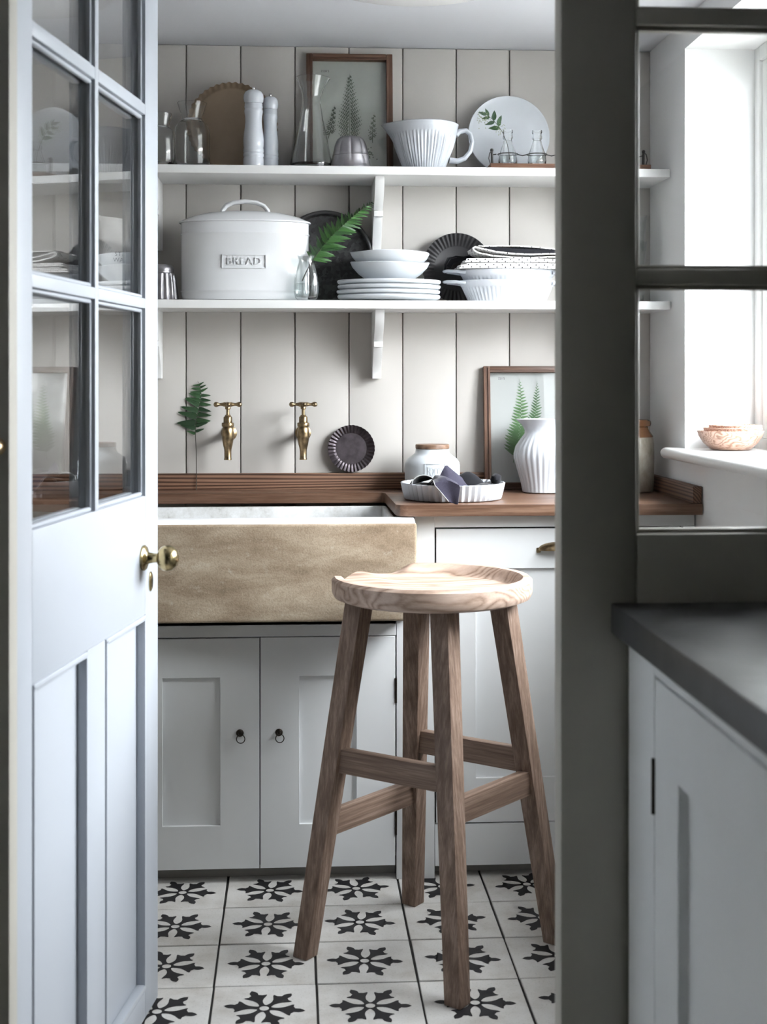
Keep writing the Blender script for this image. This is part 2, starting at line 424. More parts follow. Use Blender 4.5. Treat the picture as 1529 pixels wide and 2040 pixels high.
# floor: dark grout bed with loose cement tiles
floor = struct(MB().box(-1.25, XR, 1.855, YB+.03, -.06, -.004).build('floor', M['grout']), 'black and white patterned cement tile floor')
def motif_mesh():
    """six pointed arms round a small ring, with slim petals left open between them"""
    bm = bmesh.new(); L = .074
    zt = .0004
    def P(r, a): return (r*math.cos(a), r*math.sin(a), zt)
    def poly(pts):
        vs = [bm.verts.new((x, y, zt)) for x, y in pts]
        try: bm.faces.new(vs)
        except ValueError: pass
    for k in range(6):
        a0 = k*PI/3; ca, sa = math.cos(a0), math.sin(a0)
        def T(x, y): return (x*ca-y*sa, x*sa+y*ca)
        # half arm outline: stalk between two petals, barbs, neck, leaf-shaped tip
        up = [(.0105, .0058), (.016, .0050), (.022, .0048), (.029, .0066), (.036, .0105), (.0425, .0165), (.0470, .0205), (.0505, .0215),
              (.0490, .0150), (.0525, .0105), (.0550, .0066), (.0585, .0072), (.0630, .0074), (.0685, .0052), (.0740, 0.0)]
        for i in range(len(up)-1):
            (x0, y0), (x1, y1) = up[i], up[i+1]
            poly([T(x0, 0), T(x1, 0), T(x1, y1), T(x0, y0)] if y1 > 0 else [T(x0, 0), T(x1, 0), T(x0, y0)])
            poly([T(x0, 0), T(x0, -y0), T(x1, -y1), T(x1, 0)] if y1 > 0 else [T(x0, 0), T(x0, -y0), T(x1, 0)])
        # ring segment that joins this arm to the next
        N = 8
        for j in range(N):
            b0 = a0+PI/3*j/N; b1 = a0+PI/3*(j+1)/N
            poly([P(.0085, b0)[:2], P(.0135, b0)[:2], P(.0135, b1)[:2], P(.0085, b1)[:2]])
    bmesh.ops.recalc_face_normals(bm, faces=bm.faces)
    for f in bm.faces:
        if f.normal.z < 0: f.normal_flip()
    me = bpy.data.meshes.new('motif'); bm.to_mesh(me); bm.free(); me.materials.append(M['motif']); return me
motif_me = motif_mesh()
tile_mb = MB().box(-.0977, .0977, -.0977, .0977, -.02, 0, .0012, 1); tile_me = tile_mb.mesh('tile'); tile_me.materials.append(M['tile'])
turn = [4, -9, 14, -4, 9, -13, 7, 0, -6, 12, -11, 3]
k = 0
for j in range(7):
    for i in range(11):
        x = -1.06+.2*i; y = 2.993+.2-.2*j
        if x > XR: continue
        jx = random.uniform(-.0008, .0008); jy = random.uniform(-.0008, .0008)
        t = link('tile', tile_me, floor, (x+jx, y+jy, random.uniform(-.0006, .0004)), (random.uniform(-.0015, .0015), random.uniform(-.0015, .0015), random.uniform(-.004, .004)))
        m = link('motif', motif_me, t, (0, 0, 0), (0, 0, math.radians(turn[(i*5+j*7) % 12])), (1.06, 1.06, 1))
        k += 1
struct(MB().box(-1.9, 1.3, -1.6, 1.855, -.06, 0).build('floor_kitchen', M['room_floor']), 'dark stone floor on the near side of the doorway')
struct(MB().box(-2.15, 1.35, -1.7, YB+.2, ZC, ZC+.1).build('ceiling', M['ceiling']))

# back wall: painted boards with V joints
wall_back = struct(MB().box(-1.25, 1.25, YB, YB+.1, -.06, ZC).build('wall_back', M['board']), 'vertical tongue and groove boarding painted warm white')
PW = .1443
pk_mb = MB().box(-PW/2+.0012, PW/2-.0012, YB-.014, YB+.001, .60, ZC-.001, .0035, 2)
pk_me = pk_mb.mesh('plank'); pk_me.materials.append(M['board'])
xs = -.0023
for k in range(-8, 6):
    link('plank', pk_me, wall_back, (xs+PW*(k+.5), 0, 0))
lastw = XR-(xs+PW*6)
MB().box(xs+PW*6+.0012, XR, YB-.014, YB+.001, .60, ZC-.001, .0035, 2).build('plank', M['board'], wall_back)

# right wall with the deep window recess
WY0, WY1, WZ0, WZ1 = 2.06, 3.345, .988, 2.0
wr = MB()
wr.box(XR, 1.21, WY1, YB+.1, -.06, ZC); wr.box(XR, 1.21, 1.70, WY0, -.06, ZC)
wr.box(XR, 1.21, WY0, WY1, -.06, WZ0); wr.box(XR, 1.21, WY0, WY1, WZ1, ZC)
struct(wr.build('wall_right', M['plaster'], smooth=0), 'pale plastered wall with a deep window recess')
# window in the recess
win = struct(bpy.data.objects.new('window_1', None), 'white painted casement window in the deep recess'); C.objects.link(win)
win.location = (1.135, 0, 0)
def wbox(n, x0, x1, y0, y1, z0, z1, mat, b=.004): return MB().box(x0, x1, y0, y1, z0, z1, b).build(n, mat, win)
wbox('jamb', 0, .06, WY1-.035, WY1, WZ0, WZ1, M['white_paint']); wbox('jamb', 0, .06, WY0, WY0+.035, WZ0, WZ1, M['white_paint'])
wbox('head', 0, .06, WY0+.035, WY1-.035, WZ1-.035, WZ1, M['white_paint']); wbox('cill', 0, .06, WY0+.035, WY1-.035, WZ0, WZ0+.05, M['white_paint'])
ym = (WY0+WY1)/2
wbox('mullion', .004, .056, ym-.022, ym+.022, WZ0+.05, WZ1-.035, M['white_paint'])
for (a, b) in ((WY0+.035, ym-.022), (ym+.022, WY1-.035)):
    for (y0, y1) in ((a, a+.035), (b-.035, b)): wbox('casement_stile', .008, .05, y0, y1, WZ0+.05, WZ1-.035, M['white_paint'])
    for (z0, z1) in ((WZ0+.05, WZ0+.09), (WZ1-.07, WZ1-.035)): wbox('casement_rail', .008, .05, a+.035, b-.035, z0, z1, M['white_paint'])
    wbox('pane', .026, .030, a+.035, b-.035, WZ0+.09, WZ1-.07, M['pane'], 0)
sill = MB()
pts = [(1.19, WZ0-.002), (1.19, 1.0125), (.925, 1.0125), (.918, 1.0100), (.913, 1.0040), (.912, .9985), (.914, .992), (.920, .9865), (.930, .985), (.94, .986), (XR+.005, WZ0-.002)]
sill.prism([(x, z) for x, z in pts], 2.01, 3.398, 'y', .003)
struct(sill.build('trim_1', M['white_paint']), 'white bullnosed window sill board')

# left pantry wall (seen through the door panes) and the dividing wall with its door opening
struct(MB().box(-1.35, -1.25, 1.855, YB+.1, -.06, ZC).build('wall_left', M['board']))
DY0, DY1 = 1.855, 1.900
JL, JR = -.379, .360
wd = MB(); wd.box(-2.15, JL-.045, DY0+.002, DY1, 0, ZC)
wd.box(JL-.045, JR+.03, DY0+.002, DY1, 2.005, ZC)
struct(wd.build('wall_divider', M['screen'], smooth=0), 'painted partition between the kitchen and the pantry')
tr = MB(); tr.box(JL-.045, JL, DY0-.004, DY1+.004, 0, 2.03, .003)
tr.box(JL-.045, JR, DY0-.004, DY1+.004, 2.0, 2.03, .003)
tr_o = struct(tr.build('trim_2', M['screen']), 'door lining at the left of the opening')
hk = MB(); hk.lathe([(0, 0), (.011, 0), (.012, .003), (.008, .006), (.005, .012), (.009, .02), (.011, .026), (.008, .032), (0, .034)], 20, (0, 0, 0))
hk.build('hook', M['brass'], tr_o, loc=(-.395, DY0-.004, 1.092), rot=(PI/2, 0, 0))

# glazed screen to the right of the opening
scr = struct(bpy.data.objects.new('window_2', None), 'glazed internal screen beside the doorway, frame in shade'); C.objects.link(scr)
def sbox(n, x0, x1, z0, z1, mat=None, y0=DY0, y1=DY1, b=.004): return MB().box(x0, x1, y0, y1, z0, z1, b).build(n, mat or M['screen'], scr)
sbox('stile', JR, .466, 0, ZC, b=.006); sbox('stile', .90, 1.05, 0, ZC)
sbox('rail', .466, .90, .868, .970); sbox('rail', .466, .90, 2.0, ZC)
sbox('panel', .466, .90, 0, .868, y0=DY0+.012, y1=DY1-.012)
xm0, xm1 = .6625, .6845
sbox('muntin', xm0, xm1, .970, 2.0)
zr = [(.970, 1.311), (1.333, 1.667), (1.689, 2.0)]
for (xa, xb) in ((.466, xm0), (xm1, .90)):
    sbox('muntin', xa, xb, 1.311, 1.333); sbox('muntin', xa, xb, 1.667, 1.689)
    for (z0, z1) in zr:
        sbox('pane', xa, xb, z0, z1, M['pane'], DY0+.026, DY0+.029, 0)
        # glazing bead round the pane, kitchen side
        bd = MB()
        for (a, b, c, d) in ((xa, xa+.006, z0, z1), (xb-.006, xb, z0, z1), (xa, xb, z0, z0+.006), (xa, xb, z1-.006, z1)):
            bd.box(a, b, DY0+.010, DY0+.024, c, d, .002, 1)
        bd.build('glazing_bead', M['screen'], scr)

# kitchen side shell (mostly behind and beside the camera)
kw = MB(); kw.box(-2.15, -1.9, -1.7, 1.0, 0, ZC); kw.box(-2.15, -1.9, 1.5, 1.855, 0, ZC)
kw.box(-2.15, -1.9, 1.0, 1.5, 0, 1.1); kw.box(-2.15, -1.9, 1.0, 1.5, 1.8, ZC)
struct(kw.build('wall_kitchen_left', M['room_wall'], smooth=0))
w3 = struct(bpy.data.objects.new('window_added', None), 'small window added in the left kitchen wall to light the near cupboard'); C.objects.link(w3)  # added light source for the near cupboard front
for (y0, y1, z0, z1) in ((1.0, 1.04, 1.1, 1.8), (1.46, 1.5, 1.1, 1.8), (1.04, 1.46, 1.1, 1.14), (1.04, 1.46, 1.76, 1.8), (1.235, 1.265, 1.14, 1.76)):
    MB().box(-2.12, -2.07, y0, y1, z0, z1, .004).build('window_bar', M['white_paint'], w3)
MB().box(-2.097, -2.093, 1.04, 1.46, 1.14, 1.76).build('pane', M['pane'], w3)
struct(MB().box(-3.7, -3.5, -6, 8, -.3, 3.2).build('wall_bounce', M['bounce_coat']), 'pale wall added outside the left kitchen window to bounce daylight in')  # unseen wall, added to dim the sky and bounce light indoors
struct(MB().box(-3.5, -2.2, -6, 8, -.5, -.30).build('ground_left_outside', M['ground']))  # ground strip in front of the added bounce wall
struct(MB().box(1.05, 1.21, -1.7, 1.70, 0, ZC).build('wall_kitchen_right', M['room_wall']))
struct(MB().box(-2.15, 1.21, -1.7, -1.6, 0, ZC).build('wall_kitchen_rear', M['room_wall']))
struct(MB().box(1.30, 14, -9, 14, -.5, -.30).build('ground_outside', M['ground']), 'garden ground outside the window')  # unseen ground, added to cut off daylight from below the horizon
struct(MB().box(3.6, 3.85, -6, 11, -.3, 2.1).build('wall_sky_block', M['render']), 'pale wall added outside the window to hold back low skylight')  # unseen wall, added to block the low sky from the upper pantry

# ---------------------------------------------------------------- the glazed door, standing open into the pantry
door = struct(bpy.data.objects.new('door_1', None), 'pale painted half glazed door with a brass knob, open'); C.objects.link(door)
door.location = (-.3856, 1.8867+.016, 0); door.rotation_euler = (0, 0, math.radians(90-9.35))
door.location.x += .016*math.tan(math.radians(9.35))
TH = .044
OF = -.016/math.cos(math.radians(9.35))
def dbox(n, x0, x1, z0, z1, y0=0, y1=TH, mat=None, b=.002): return MB().box(x0+OF, x1+OF, y0, y1, z0, z1, b).build(n, mat or M['door'], door)
dbox('stile', .012, .086, .008, 1.985); dbox('stile', .674, .762, .008, 1.985)
dbox('rail', .086, .674, .750, .968); dbox('rail', .086, .674, .008, .060); dbox('rail', .086, .674, 1.905, 1.985)
dbox('middle_stile', .335, .429, .060, .750)
dbox('muntin', .374, .393, .968, 1.905)
rows = [(.968, 1.312), (1.331, 1.668), (1.688, 1.905)]
for (a, b) in ((.086, .374), (.393, .674)):
    dbox('muntin', a, b, 1.312, 1.331); dbox('muntin', a, b, 1.668, 1.688)
    for (z0, z1) in rows:
        MB().box(-(b-a)/2+.001, (b-a)/2-.001, -.0013, .0013, z0+.001, z1-.001).build('pane', M['pane'], door, loc=((a+b)/2+OF, TH/2-.003, 0), rot=(0, 0, -math.radians(1.3)))   # old glass sits a touch askew in its rebate
        bd = MB()
        for s0, s1 in ((.006, .0145), (TH/2+.0025, TH-.006)):
            for (p, q, r_, s_) in ((a, a+.005, z0, z1), (b-.005, b, z0, z1), (a, b, z0, z0+.007), (a, b, z1-.007, z1)):
                bd.box(p+OF, q+OF, s0, s1, r_, s_, .002, 1)
        bd.build('glazing_bead', M['door'], door)
for (a, b) in ((.086, .335), (.429, .674)):
    pn = dbox('panel', a, b, .060, .750, .014, TH-.014)
    ml = MB()                                         # raised bolection moulding round the sunk panel, both faces
    for f0, f1 in ((-.003, .0145), (TH-.0145, TH+.003)):
        for (p, q, r_, s_) in ((a, a+.011, .060, .750), (b-.011, b, .060, .750), (a, b, .060, .073), (a, b, .739, .750)):
            ml.box(p+OF, q+OF, f0, f1, r_, s_, .004, 2)
    ml.build('moulding', M['door'], door)
for fs in (1, -1):
    y0 = 0 if fs == 1 else TH
    kb = MB()
    kb.lathe([(0, 0), (.023, 0), (.0235, .003), (.021, .006), (.013, .008), (.010, .012), (.0085, .022), (.0085, .027), (.015, .030), (.0205, .034), (.0235, .041), (.0240, .047), (.0215, .056), (.015, .063), (.006, .066), (0, .0663)], 40, (0, 0, 0))
    k_o = kb.build('knob', M['knob_brass'], door, loc=(.657+OF, y0, .856), rot=(PI/2 if fs == 1 else -PI/2, 0, 0))
    es = MB(); es.lathe([(0, 0), (.0105, 0), (.0105, .002), (.0085, .0035), (0, .0035)], 28, (0, 0, 0), sy=1.75)
    e_o = es.build('escutcheon', M['knob_brass'], door, loc=(.706+OF, y0, .806), rot=(PI/2 if fs == 1 else -PI/2, 0, 0))
    kh = MB(); kh.lathe([(0, .0035), (.0028, .0035), (.0026, .0042), (0, .0042)], 14, (0, .004, 0)); kh.box(-.0016, .0016, -.010, .004, .0035, .0042)
    kh.build('keyhole', M['gap'], e_o)

# ================================================================ worktop, sink, cabinets
ZT = .890
XW0 = -1.24
wt = thing('worktop', 'brown wooden worktop stepped back behind the stone sink, with upstands', 'worktop', (0, 0, ZT-.027))
pl = [(XW0, 3.674), (XW0, 3.560), (.205, 3.556), (.222, 3.551), (.230, 3.538), (.2335, 3.215), (.243, 3.197), (.262, 3.190), (.957, 3.186), (.957, 3.674)]
MB().prism(pl, 0, .027, 'z', .0025).build('board', M['worktop'], wt)
MB().box(XW0, .957, 3.655, 3.675, .0272, .071, .002).build('upstand', M['upstand'], wt)
MB().box(.936, .957, 3.192, 3.654, .0272, .067, .002).build('upstand', M['upstand_y'], wt)

sk = thing('stone_sink', 'wide buff sandstone butler sink with worn white rim', 'sink', (-.0825, 3.35, .628))
SX, SY0, SY1, SH = .36, -.205, .22, .2305
b = MB(); b.box(-SX, SX, SY0, SY0+.055, 0, SH-.006, .007, 3); b.box(-SX, SX, SY1-.05, SY1, 0, SH-.006, .004)
b.box(-SX, -SX+.05, SY0+.05, SY1-.045, 0, SH-.006, .004); b.box(SX-.05, SX, SY0+.05, SY1-.045, 0, SH-.006, .004); b.box(-SX+.02, SX-.02, SY0+.02, SY1-.02, 0, .05)
b.build('body', M['sandstone'], sk)
r = MB(); r.prism([(SY0+.003, SH-.0075), (SY0+.006, SH-.003), (SY0+.014, SH), (SY0+.058, SH+.003), (SY0+.072, SH), (SY0+.078, SH-.01), (SY0+.078, .05), (SY0+.054, .05), (SY0+.054, SH-.0075)], -SX+.004, SX-.004, 'x')
r.build('rim', M['sink_rim'], sk)
q = MB(); q.box(-SX+.049, SX-.049, SY1-.058, SY1-.046, .05, SH, .003); q.box(-SX+.046, -SX+.058, SY0+.075, SY1-.055, .05, SH, .003); q.box(SX-.058, SX-.046, SY0+.075, SY1-.055, .05, SH, .003)
q.box(-SX+.049, SX-.049, SY0+.075, SY1-.05, .05, .056)
q.build('basin', M['sink_in'], sk)

YF = 3.245
def shaker(parent, x0, x1, z0, z1, st, y0=0.0, mat=None, right=True):
    """a framed cupboard door: four frame members round a sunk panel; returns the door part"""
    m = mat or M['cabinet']; d = MB()
    th = .020
    # frame members meet flush, as painted
    d.box(x0, x0+st, y0, y0+th, z0, z1, .0004, 1); d.box(x1-st, x1, y0, y0+th, z0, z1, .0004, 1)
    d.box(x0+st-.001, x1-st+.001, y0, y0+th, z1-st, z1, .0004, 1); d.box(x0+st-.001, x1-st+.001, y0, y0+th, z0, z0+st+.01, .0004, 1)
    o = d.build('cupboard_door', m, parent)
    MB().box(x0+st-.002, x1-st+.002, y0+.010, y0+.018, z0+st+.008, z1-st+.002).build('panel', m, o)
    return o
def ring_pull(parent, x, z, y):
    p = MB(); p.lathe([(0, 0), (.0085, 0), (.009, .002), (.007, .004), (.004, .005), (.0035, .009), (.0025, .011), (0, .0112)], 20, (0, 0, 0))
    o = p.build('ring_plate', M['dark_metal'], parent, loc=(x, y, z), rot=(PI/2, 0, 0))
    t = MB(); t.tube([(math.sin(a)*.0098, -.0085+.0*a, -.0125+math.cos(a)*.0098) for a in [2*PI*k/28 for k in range(28)]], .0011, 8, True)
    rg = t.build('ring', M['dark_metal'], parent, loc=(x+.002, y, z)); return o
cs = thing('sink_cupboard', 'pale grey two door cupboard below the stone sink', 'cupboard', (0, YF, 0))
b = MB()
b.box(-.449, .2375, 0, .30, .605, .625); b.box(-.449, .2375, .04, .30, .030, .05)
b.box(-.449, -.435, .02, .30, .05, .605); b.box(.2235, .2375, .02, .30, .05, .605); b.box(-.43, .22, .29, .30, .05, .605)
b.box(-.449, .2375, 0, .022, .5775, .622, .001, 1)                  # top rail of the face frame
b.box(-.449, -.4045, 0, .022, .030, .5775, .001, 1)
b.build('carcass', M['cabinet'], cs)
MB().box(-.449, .2375, .044, .058, 0, .034).build('toe_kick', M['toe'], cs)
MB().box(-.42, .235, .022, .026, .034, .58).build('shadow_gap', M['gap'], cs)
STL = .0915
d1 = shaker(cs, -.4035, -.0856, .0335, .5745, STL); d2 = shaker(cs, -.0832, .2348, .0335, .5755, STL)
for dd, xx in ((d1, -.1310), (d2, -.0395)): ring_pull(dd, xx, .3525, 0)
for z in (.447, .135):
    h = MB(); h.tube([(.2362, -.001, z-.029), (.2362, -.001, z+.029)], .0028, 10); h.build('hinge', M['dark_metal'], d2)
    h = MB(); h.tube([(-.4042, -.001, z-.029), (-.4042, -.001, z+.029)], .0028, 10); h.build('hinge', M['dark_metal'], d1)

ca = thing('appliance_cupboard', 'pale grey cabinet with one wide panelled door and brass cup pull', 'cupboard', (0, YF, 0))
b = MB()
b.prism([(.2385, 0), (.3285, 0), (.3285, .862), (.280, .862), (.280, .626), (.2385, .626)], 0, .03, 'y', .0012)   # post notched round the sink
b.box(.3285, .955, 0, .022, .8315, .862, .001, 1)
b.box(.9275, .955, 0, .022, 0, .8315, .001, 1)
b.box(.30, .945, .03, .40, .84, .862); b.box(.2385, .26, .03, .40, .05, .62); b.box(.93, .95, .03, .40, .05, .84); b.box(.30, .945, .38, .40, .05, .84)
b.build('carcass', M['cabinet'], ca)
MB().box(.3285, .9275, .045, .058, 0, .034).build('toe_kick', M['toe'], ca)
MB().box(.3285, .93, .024, .028, .030, .845).build('shadow_gap', M['gap'], ca)
d3 = shaker(ca, .3325, .9240, .1310, .8275, .0945)
MB().box(.3295, .9265, .001, .022, .0285, .1275, .001, 1).build('plinth_board', M['cabinet'], ca)
cp = MB()                                                             # cup pull: half shell with flared rim
rows_ = []
for i in range(9):
    t = i/8*PI/2
    rows_.append([(.628+.052*math.cos(a), -.024*math.sin(t)*max(0, math.sin(a))**.7-.0012, .776+.020*math.cos(t)*max(0, math.sin(a))**.8) for a in [PI*j/24 for j in range(25)]])
cp.sheet(rows_, .0018)
cp.box(.572, .582, -.003, 0, .770, .782, .0012, 1); cp.box(.674, .684, -.003, 0, .770, .782, .0012, 1)
cp.build('cup_pull', M['brass'], d3)

# near worktop and cupboard on the kitchen side of the screen
nb = thing('black_worktop', 'matt black stone worktop in the right foreground', 'worktop', (.428, 0, .837))
MB().box(0, .62, .35, 1.848, 0, .040, .003).build('slab', M['blacktop'], nb)
nc = thing('kitchen_cupboard', 'pale grey panelled cupboard under the black worktop, right foreground', 'cupboard', (.452, 0, 0))
b = MB(); b.box(0, .022, 1.712, 1.846, 0, .836, .001, 1); b.box(0, .022, .36, 1.712, .808, .836, .001, 1); b.box(0, .022, 1.16, 1.192, 0, .808, .001, 1); b.box(0, .022, .36, .40, 0, .808, .001, 1)
b.box(0, .022, .36, 1.712, 0, .09, .001, 1)
b.box(.03, .58, .36, 1.846, .10, .12); b.box(.56, .58, .36, 1.846, 0, .836); b.box(.03, .57, .36, .38, .1, .836); b.box(.03, .57, 1.826, 1.846, .1, .836)
b.build('carcass', M['cabinet'], nc)
MB().box(.023, .027, .38, 1.75, .06, .82).build('shadow_gap', M['gap'], nc)
for (y0, y1) in ((1.1945, 1.7095), (.4025, 1.1575)):
    d = MB(); st = .105
    d.box(0, .022, y1-st, y1, .0925, .8055, .0012, 1); d.box(0, .022, y0, y0+st, .0925, .8055, .0012, 1)
    d.box(0, .022, y0+st-.001, y1-st+.001, .8055-st, .8055, .0012, 1); d.box(0, .022, y0+st-.001, y1-st+.001, .0925, .0925+st, .0012, 1)
    o = d.build('cupboard_door', M['cabinet'], nc)
    MB().box(.013, .020, y0+st-.002, y1-st+.002, .0925+st-.002, .8055-st+.002).build('panel', M['cabinet'], o)
    for z in (.668, .22):
        MB().tube([(-.001, y1+.0012, z-.035), (-.001, y1+.0012, z+.035)], .0032, 10).build('hinge', M['dark_metal'], o)

# ================================================================ shelves with brackets
def shelf(z, yf, label):
    s = thing('wall_shelf', label, 'shelf', (0, 0, z-.021), 0, 'painted wall shelves')
    MB().box(-1.245, .9575, yf, 3.675, 0, .021, .0016, 2).build('board', M['shelf'], s)
    prof = [(0, 0), (-.176, 0), (-.177, -.004)]
    for i in range(1, 9):
        t = i/8; prof.append((-.176+.074*(t**1.8), -.078*t-.002*(1-t)))
    prof += [(-.112, -.0805), (-.112, -.094), (-.094, -.0945)]
    for i in range(1, 9):
        t = i/8; prof.append((-.094+.055*math.sin(t*PI/2)**1.3*.98, -.0945-.082*t))
    prof += [(0, -.1765)]
    for x in (-.364, .2140, .792):
        m = MB(); m.prism([(3.675+u, v) for u, v in prof], x-.0118, x+.0118, 'x', .0012); m.build('bracket', M['shelf'], s)
    return s
Z1, Z2 = 1.7215, 1.3825
shelf(Z1, 3.470, 'long white painted upper wall shelf crowded with glass, frame and mixing bowl')
shelf(Z2, 3.465, 'long white painted lower wall shelf carrying the bread bin and plates')

# ceiling light
cl = thing('ceiling_light', 'shallow round opal glass ceiling light, unlit', 'lamp', (.262, 3.02, ZC-.026))
MB().lathe([(0, .0), (.08, .0012), (.14, .004), (.185, .009), (.21, .015), (.217, .019), (.217, .022), (.21, .0225), (0, .0225)], 64).build('shade', M['opal'], cl)
MB().lathe([(0, .0226), (.12, .0226), (.12, .0258), (0, .0258)], 40).build('base', M['white_paint'], cl)

# ================================================================ bar stool
st = thing('bar_stool', 'weathered teak bar stool with dished round seat and four splayed legs', 'stool', (.282, 2.842, 0))
ZR = .775; RS = .208
def seat_mesh():
    bm = bmesh.new(); NR, NA = 26, 120
    g0, g1 = math.radians(96), math.radians(178)         # the low front opening of the rim
    def sm(a, b, x):
        t = max(0, min(1, (x-a)/(b-a))); return t*t*(3-2*t)
    def rim(th):                                          # 1 where the rim stands, 0 in the opening
        d = (th-g0) % (2*PI); w = g1-g0
        if d > w: return 1.0
        e = math.radians(15); return 1-sm(0, e, d)*sm(0, e, w-d)
    def top(r, th):
        q = r/RS; fl = ZR-.030+.010*q*q
        d = (th-(g0+g1)/2+PI) % (2*PI)-PI
        hump = .012*sm(.35, 1, q)*math.exp(-(d/.20)**2)   # pommel in the middle of the opening
        rm = rim(th)
        up = sm(.80, .915, q)*rm
        z = fl*(1-up)+ZR*up+hump*(1-rm)
        if q > .97: z -= .006*((q-.97)/.03)**2
        return z
    rings = []
    rr = [RS*(i/NR)**.8 for i in range(1, NR+1)]
    c = bm.verts.new((0, 0, top(0, 0)))
    for r in rr: rings.append([bm.verts.new((r*math.cos(2*PI*k/NA), r*math.sin(2*PI*k/NA), top(r, 2*PI*k/NA))) for k in range(NA)])
    low = [(RS*1.000, .020), (RS*.997, .026), (RS*.975, .035), (RS*.90, .041), (RS*.70, .044)]
    for r, dz in low: rings.append([bm.verts.new((r*math.cos(2*PI*k/NA), r*math.sin(2*PI*k/NA), ZR-.006-dz)) for k in range(NA)])
    c2 = bm.verts.new((0, 0, ZR-.052))
    for k in range(NA):
        bm.faces.new((c, rings[0][k], rings[0][(k+1) % NA])); bm.faces.new((c2, rings[-1][(k+1) % NA], rings[-1][k]))
    for a, b_ in zip(rings, rings[1:]):
        for k in range(NA): bm.faces.new((a[k], b_[k], b_[(k+1) % NA], a[(k+1) % NA]))
    bmesh.ops.recalc_face_normals(bm, faces=bm.faces)
    me = bpy.data.meshes.new('seat'); bm.to_mesh(me); bm.free()
    me.polygons.foreach_set('use_smooth', [True]*len(me.polygons)); me.set_sharp_from_angle(angle=math.radians(38)); me.materials.append(M['teak_seat']); return me
link('seat', seat_mesh(), st)
feet = {'F': (.023, -.256), 'L': (-.263, -.018), 'B': (-.018, .252), 'R': (.262, .020)}
tops = {'F': (.013, -.118), 'L': (-.150, -.006), 'B': (-.020, .130), 'R': (.147, .004)}
ax = Vector((math.cos(math.radians(-40)), math.sin(math.radians(-40)), 0)); ay = Vector((math.cos(math.radians(50)), math.sin(math.radians(50)), 0))
ZL = .730
def leg_at(k, z): 
    t = z/ZL; return Vector((feet[k][0]+(tops[k][0]-feet[k][0])*t, feet[k][1]+(tops[k][1]-feet[k][1])*t, z))
for k in 'LFRB':
    def sq(z, h): 
        c = leg_at(k, z); return [c+ax*h*i+ay*h*j for i, j in ((-1, -1), (1, -1), (1, 1), (-1, 1))]
    base = leg_at(k, 0); m = MB()
    m.hexa([p-base for p in sq(.0005, .0182)], [p-base for p in sq(ZL, .0215)], .0018)
    m.build('leg', M['teak_z'], st, loc=base)
for a, b_, z in (('L', 'F', .402), ('F', 'R', .342), ('L', 'B', .268), ('B', 'R', .386)):
    A, B_ = leg_at(a, z), leg_at(b_, z); d = B_-A; L = d.length
    m = MB(); m.box(-L/2+.010, L/2-.010, -.0115, .0115, -.0245, .0245, .0015)
    m.build('stretcher', M['teak_x'], st, loc=(A+B_)/2, rot=(0, 0, math.atan2(d.y, d.x)))

# ================================================================ leaves
def leaf_mesh(name, mat, w=.28, droop=.12, n=7, fold=.25, shape=None):
    m = MB(); m.leaf(Matrix.Identity(4), 1.0, w, n, fold, droop, shape); me = m.mesh(name, 80); me.materials.append(mat); return me
pin = lambda t: (1-t)**.6*min(1, .55+4*t) if t < 1 else 0
LEAF = {'fern': leaf_mesh('leaflet', M['fern'], .38, .16, shape=pin), 'vivid': leaf_mesh('leaflet', M['fern_vivid'], .24, .15, shape=pin),
        'sprig': leaf_mesh('leaf', M['sprig'], .40, .15)}
def bez(p0, p1, p2, n=20):
    p0, p1, p2 = Vector(p0), Vector(p1), Vector(p2)
    return [p0*(1-t)**2+p1*2*t*(1-t)+p2*t*t for t in [i/n for i in range(n+1)]]
def at_path(pts, t):
    f = t*(len(pts)-1); i = min(int(f), len(pts)-2); u = f-i
    return pts[i].lerp(pts[i+1], u), (pts[i+1]-pts[i]).normalized()
def frond(parent, pts, N, leaf, pairs, t0, Lf, ang, stem_r=.0011, tilt=.2, jitter=.12, stem_mat='stem', alt=.5):
    MB().tube(pts, lambda t: stem_r*(1-.75*t)+.0002, 6).build('stem', M[stem_mat], parent)
    N = Vector(N).normalized()
    for i in range(pairs):
        for sgn in (1, -1):
            t = t0+(1-t0)*(i+(alt if sgn < 0 else 0))/pairs
            if t > .995: continue
            p, d = at_path(pts, t)
            a = ang(t)*sgn*(1+random.uniform(-jitter, jitter))
            x = Matrix.Rotation(a, 3, N) @ d
            x = (x+N*random.uniform(-tilt, tilt)).normalized()
            z = (N-x*N.dot(x)).normalized(); y = z.cross(x)
            L = Lf(t)*(1+random.uniform(-jitter, jitter))
            Mx = Matrix((x, y, z)).transposed().to_4x4()
            o = link('leaflet', leaf, parent); o.matrix_local = Matrix.Translation(p) @ Mx @ Matrix.Diagonal((L, L, L, 1))

# ================================================================ upper shelf
# glass carafes with flared necks
def carafe(name, label, x, y, H, R, rn, rt):
    o = thing(name, label, 'carafe', (x, y, Z1), 0, 'glass carafes on the upper shelf')
    pr = [(0, .001), (R*.80, .001), (R*.95, .006), (R, .016), (R, H*.50), (R*.97, H*.60), (R*.86, H*.68), (rn*1.05, H*.735), (rn, H*.76), (rn*1.02, H*.79), (rt, H), (rt-.0015, H),
          (rn-.0015, H*.79), (rn-.002, H*.76), (R*.82, H*.675), (R-.003, H*.58), (R-.0035, H*.5), (R-.0035, .02), (R*.8, .010), (0, .009)]
    MB().lathe(pr, 48).build('body', M['vessel'], o)
carafe('glass_carafe', 'small clear glass carafe half hidden by the door edge, left of the larger one', -.340, 3.512, .134, .036, .020, .027)
carafe('glass_carafe', 'large clear glass carafe with flared neck before the taupe dish', -.2665, 3.563, .172, .0465, .026, .038)

